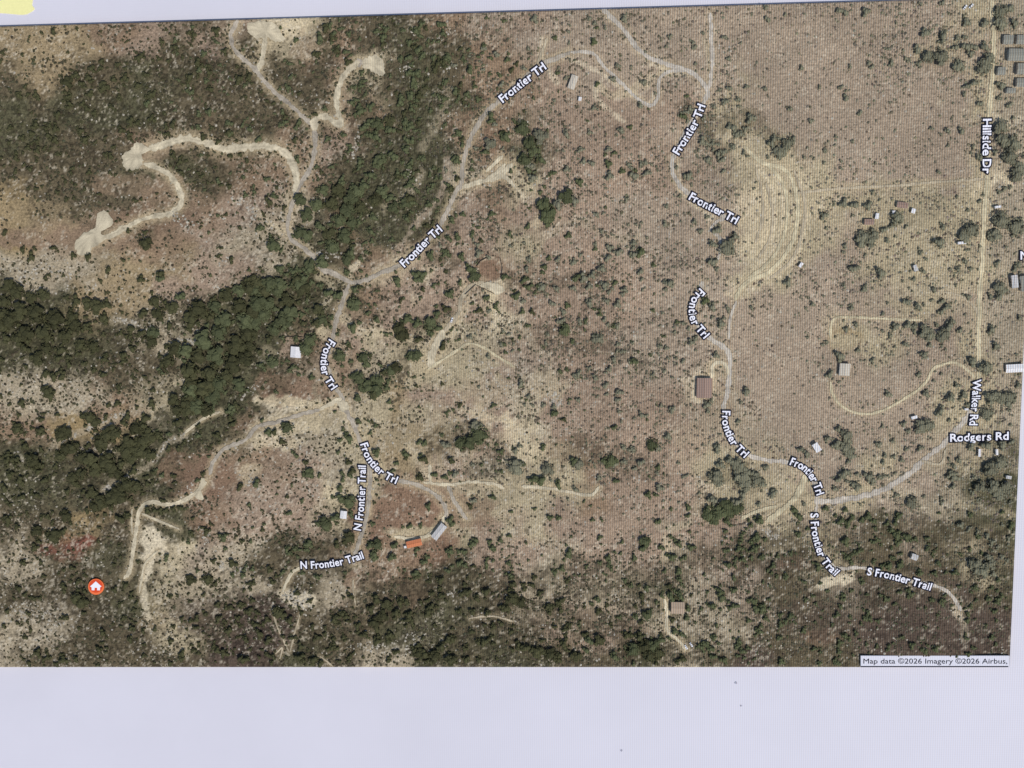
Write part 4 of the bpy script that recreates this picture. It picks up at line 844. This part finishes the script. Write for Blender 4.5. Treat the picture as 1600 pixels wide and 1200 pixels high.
MARKS = [(151,916,'the red house marker'),(648,847,'the orange roofed house'),(686,829,'the long blue grey roof'),(538,803,'the small white cabin'),(463,550,'the white house by the gully'),
 (1100,606,'the large brown roofed house'),(1274,698,'the white shed on the right'),(1583,575,'the white building at the right edge'),(1318,577,'the pale beige roof below the yellowish patch'),
 (895,130,'the pale roof at top centre'),(1058,948,'the square tan roof'),(1542,225,'the Hillside Dr name'),(1523,630,'the Walker Rd name'),(1530,682,'the Rodgers Rd name'),(518,876,'the level N Frontier Trail name'),
 (563,777,'the upright N Frontier Trail name'),(1285,850,'the steep S Frontier Trail name'),(1406,905,'the sloping S Frontier Trail name'),(764,423,'the round brown yard'),(785,265,'the sandy fork beside the upper road'),
 (210,245,'the sandy turnaround at upper left'),(140,375,'the sandy pad at the end of the left track'),(585,102,'the small sandy clearing at the top'),(231,865,'the long pale clearing at lower left'),
 (1115,328,'the slanting street name below the steep one'),(1075,200,'the steep street name at top right of centre'),(1088,488,'the bracket shaped street name'),(656,385,'the street name left of the round yard'),
 (512,568,'the bent street name by the gully'),(1150,678,'the street name below the brown roofed house'),(595,722,'the street name above the brown triangle'),(1262,745,'the curving street name below the white shed'),
 (683,545,'the pale central driveway'),(816,128,'the top centre street name'),(1408,321,'the right hand dull red roof'),(1357,347,'the left hand dull red roof'),(1300,912,'the pale patch below S Frontier Trail'),(460,935,'the bare rocky patch at lower left')]
KN = ['dark olive', 'deep grey green', 'pale sage green']
ORD = ['nearest']+[o+' nearest' for o in 'second third fourth fifth sixth seventh eighth ninth tenth eleventh twelfth thirteenth fourteenth fifteenth sixteenth'.split()]
cand = {}
info = []
for i in own:
    x, y, r = trees[i]; m = min(MARKS, key=lambda q: (q[0]-x)**2+(q[1]-y)**2); d = math.hypot(m[0]-x, m[1]-y)
    dx, dy = x-m[0], y-m[1]; side = ('right of' if dx > 0 else 'left of') if abs(dx) > abs(dy) else ('below' if dy > 0 else 'above')
    info.append((i, m[2], side, d)); cand.setdefault((m[2], side), []).append((d, i))
for v in cand.values(): v.sort()
AREAS = [(0,0,420,330,'in the thick scrub round the sandy track at upper left','wooded hillside at upper left'),(0,330,420,620,'in the dark wood at the left side','dark wood at the left side'),
 (0,620,420,820,'in the dark gully wood at lower left','gully wood at lower left'),(0,820,420,1100,'in the rocky scrub at the lower left corner','lower left corner scrub'),
 (420,0,800,300,'in the green belt at the upper left of centre','green belt left of top centre'),(420,300,640,640,'in the woods along the gully left of centre','woods left of centre'),
 (640,300,1000,640,'in the open scrub at the centre','open scrub at the centre'),(420,640,1000,900,'in the open scrub below the centre','open scrub below the centre'),
 (420,900,1000,1100,'in the dark brush along the bottom edge','brush along the bottom edge'),(800,0,1200,300,'in the pale slope at the top centre','pale slope at top centre'),
 (1000,300,1260,720,'on the pale slope by the brown roofed house','pale slope right of centre'),(1000,720,1260,1100,'in the tree belt left of the paved road junction','tree belt left of the junction'),
 (1200,0,1700,400,'in the pale scrub around Hillside Dr','scrub around Hillside Dr'),(1200,400,1700,720,'in the pale scrub around Walker Rd','scrub around Walker Rd'),(1200,720,1700,1100,'in the brown slope at lower right','brown slope at lower right')]
for i, mark, side, d in info:
    x, y, r = trees[i]; k_ = palette(x, y); X, Y = P(x, y)
    e = empty('tree', (X, Y, float(height(X, Y))-.1), random.uniform(0, 6.28)); s_ = r*MPP
    e.scale = (s_*1.04, s_*random.uniform(.94, 1.08), s_*random.uniform(.72, .9))
    link('trunk', TM, None, e) if TM.materials else None
    link('crown', crown_me[(random.randrange(NV), k_)], None, e)
    ar = next((a for a in AREAS if a[0] <= x < a[2] and a[1] <= y < a[3]), AREAS[-1])
    rank = [q[1] for q in cand[(mark, side)]].index(i)
    sz = 'broad' if r > 9.5 else ('mid sized' if r > 7 else 'small')
    if rank < len(ORD):
        lb = f'{sz} round {KN[k_]} tree, {ORD[rank]} {side} {mark}'
        for a_, b_ in (('round ', ''), ('mid sized', 'middling'), ('deep grey green', 'green'), ('dark olive', 'olive'), ('pale sage green', 'sage'), ('middling ', ''), ('broad ', ''), ('small round ', '')):
            if len(lb.split()) > 16: lb = lb.replace(a_, b_, 1)
    else:
        lb = f'{sz} round {KN[k_]} tree {ar[4]}'
    tag(e, lb, 'tree', f'{KN[k_]} {sz} trees, {ar[5]}')

def merged(name, items, protos, mats_of, zs, label, mats, tint=None, sink=.1):
    """items: x, y, r (survey units) -> one mesh"""
    X, Y = px2w(items[:, 0], items[:, 1]); Z = height(X, Y); R = items[:, 2]*MPP
    pi = rng.integers(0, len(protos), len(items)); Vs, Fs, Ms, Cs = [], [], [], []; off = 0
    for k_, (v, f) in enumerate(protos):
        s_ = np.where(pi == k_)[0]
        if not len(s_): continue
        an = rng.random(len(s_))*6.283; co, si = np.cos(an)[:, None], np.sin(an)[:, None]; st_ = (.8+.4*rng.random(len(s_)))[:, None]
        vx = v[None, :, 0]*st_; vy = v[None, :, 1]/st_
        r = R[s_][:, None]
        V = np.stack([(vx*co-vy*si)*r+X[s_][:, None], (vx*si+vy*co)*r+Y[s_][:, None], v[None, :, 2]*r*zs+Z[s_][:, None]-sink], -1).reshape(-1, 3)
        Fk = (f[None]+(np.arange(len(s_))*len(v))[:, None, None]).reshape(-1, 3)+off
        Vs.append(V); Fs.append(Fk); off += len(V)
        if mats_of is not None: Ms.append(np.repeat(mats_of[s_], len(f)))
        if tint is not None: Cs.append(np.repeat(tint[s_], len(v), 0))
    o = npmesh(name, np.vstack(Vs), np.vstack(Fs), mats, colors=np.vstack(Cs) if tint is not None else None, mi=np.concatenate(Ms) if Ms else None)
    return tag(o, label, kind='stuff')
rest = np.array(rest); rest[:, 2] *= 1.02; allr = np.vstack([rest, inret])
mo = np.array([palette(a, b) for a, b in allr[:, :2]])
merged('woodland', allr, CRS, mo, .8, 'smaller trees and thickets filling the scrubland', PALM)
# low brush
br = scatter(lambda d, k_: 35+22*d, lambda g_, n, d: .7+g_.random(n)**2*1.9, 33, 9)
br = bare(br, .75)
def dome(seed):
    g_ = np.random.default_rng(seed); n = 6
    v = [(math.cos(i*6.283/n)*(.8+.4*g_.random()), math.sin(i*6.283/n)*(.8+.4*g_.random()), .05) for i in range(n)]
    v += [(math.cos(i*6.283/3+.5)*.5*(.7+.6*g_.random()), math.sin(i*6.283/3+.5)*.5*(.7+.6*g_.random()), .75+.3*g_.random()) for i in range(3)]
    f = [(0,1,6),(1,7,6),(1,2,7),(2,3,7),(3,8,7),(3,4,8),(4,5,8),(5,6,8),(5,0,6),(6,7,8)]
    return np.array(v), np.array(f)
right_ = np.clip((br[:, 0]-500)/800, 0, 1)*np.clip((930-br[:, 1])/150, .3, 1)
cA = np.array((.066, .060, .036)); cB = np.array((.185, .163, .118)); ct = cA*(1-right_[:, None])+cB*right_[:, None]  # brush tint pales to the right, the same haze put into its colour
ct = ct*(.65+.8*rng.random((len(br), 1)))*(1+(rng.random((len(br), 3))-.5)*.18)
merged('low_brush', br, [dome(i) for i in range(6)], None, .75, 'low brown and green brush over the dry ground', MAT['brush'], tint=ct)
# pale stones
rk = scatter(lambda d, k_: 3.2*k_**1.6, lambda g_, n, d: .55+g_.random(n)**3*1.7, 44, 12)
# outcrops seen as pale chains
for pts, n, sp in [([(178,500),(212,504),(222,515),(250,522)], 60, 5), ([(95,692),(140,666),(165,655),(215,640)], 60, 4), ([(290,678),(262,690),(245,715),(215,733),(165,765)], 70, 5), ([(300,530),(290,545),(270,540)], 40, 6),
                   ([(20,960),(60,960),(90,975)], 120, 14), ([(445,925),(465,940),(480,945)], 90, 10), ([(560,1010),(600,1010),(650,1000),(640,1025)], 90, 12), ([(310,820),(325,835),(320,845)], 50, 6),
                   ([(860,620),(875,630)], 60, 9), ([(560,210),(555,235),(550,250)], 40, 5), ([(625,110),(640,105),(635,120)], 40, 8), ([(895,715),(905,720)], 10, 5), ([(340,880),(390,890)], 60, 12),
                   ([(280,530),(300,535)], 30, 6), ([(500,395),(530,400)], 40, 8), ([(30,440),(60,420),(110,430)], 60, 14), ([(270,330),(300,360)], 50, 10), ([(370,310),(395,330),(390,345)], 50, 10),
                   ([(1195,830),(1215,840)], 50, 8), ([(380,620),(400,605)], 30, 8), ([(690,930),(720,925)], 30, 5), ([(390,745),(400,765)], 50, 10), ([(630,240),(640,275),(650,290)], 30, 6)]:
    q = resample(pts, 1.0); s_ = q[rng.integers(0, len(q), n)]+rng.normal(size=(n, 2))*sp*.5
    rk = np.vstack([rk, np.column_stack([s_, .8+rng.random(n)**2*1.9])])
X, Y = px2w(rk[:, 0], rk[:, 1]); rk = rk[(Y > Y_BOT+1) & (Y < Y_TOP-1) & (X > X_LF+1) & (X < X_RT-1)]
ct = np.array((.43, .395, .325))*(.7+.5*rng.random((len(rk), 1)))
merged('pale_rocks', rk, [dome(20+i) for i in range(5)], None, .45, 'pale rocks and stones strewn through the scrub', MAT['rock'], tint=ct)
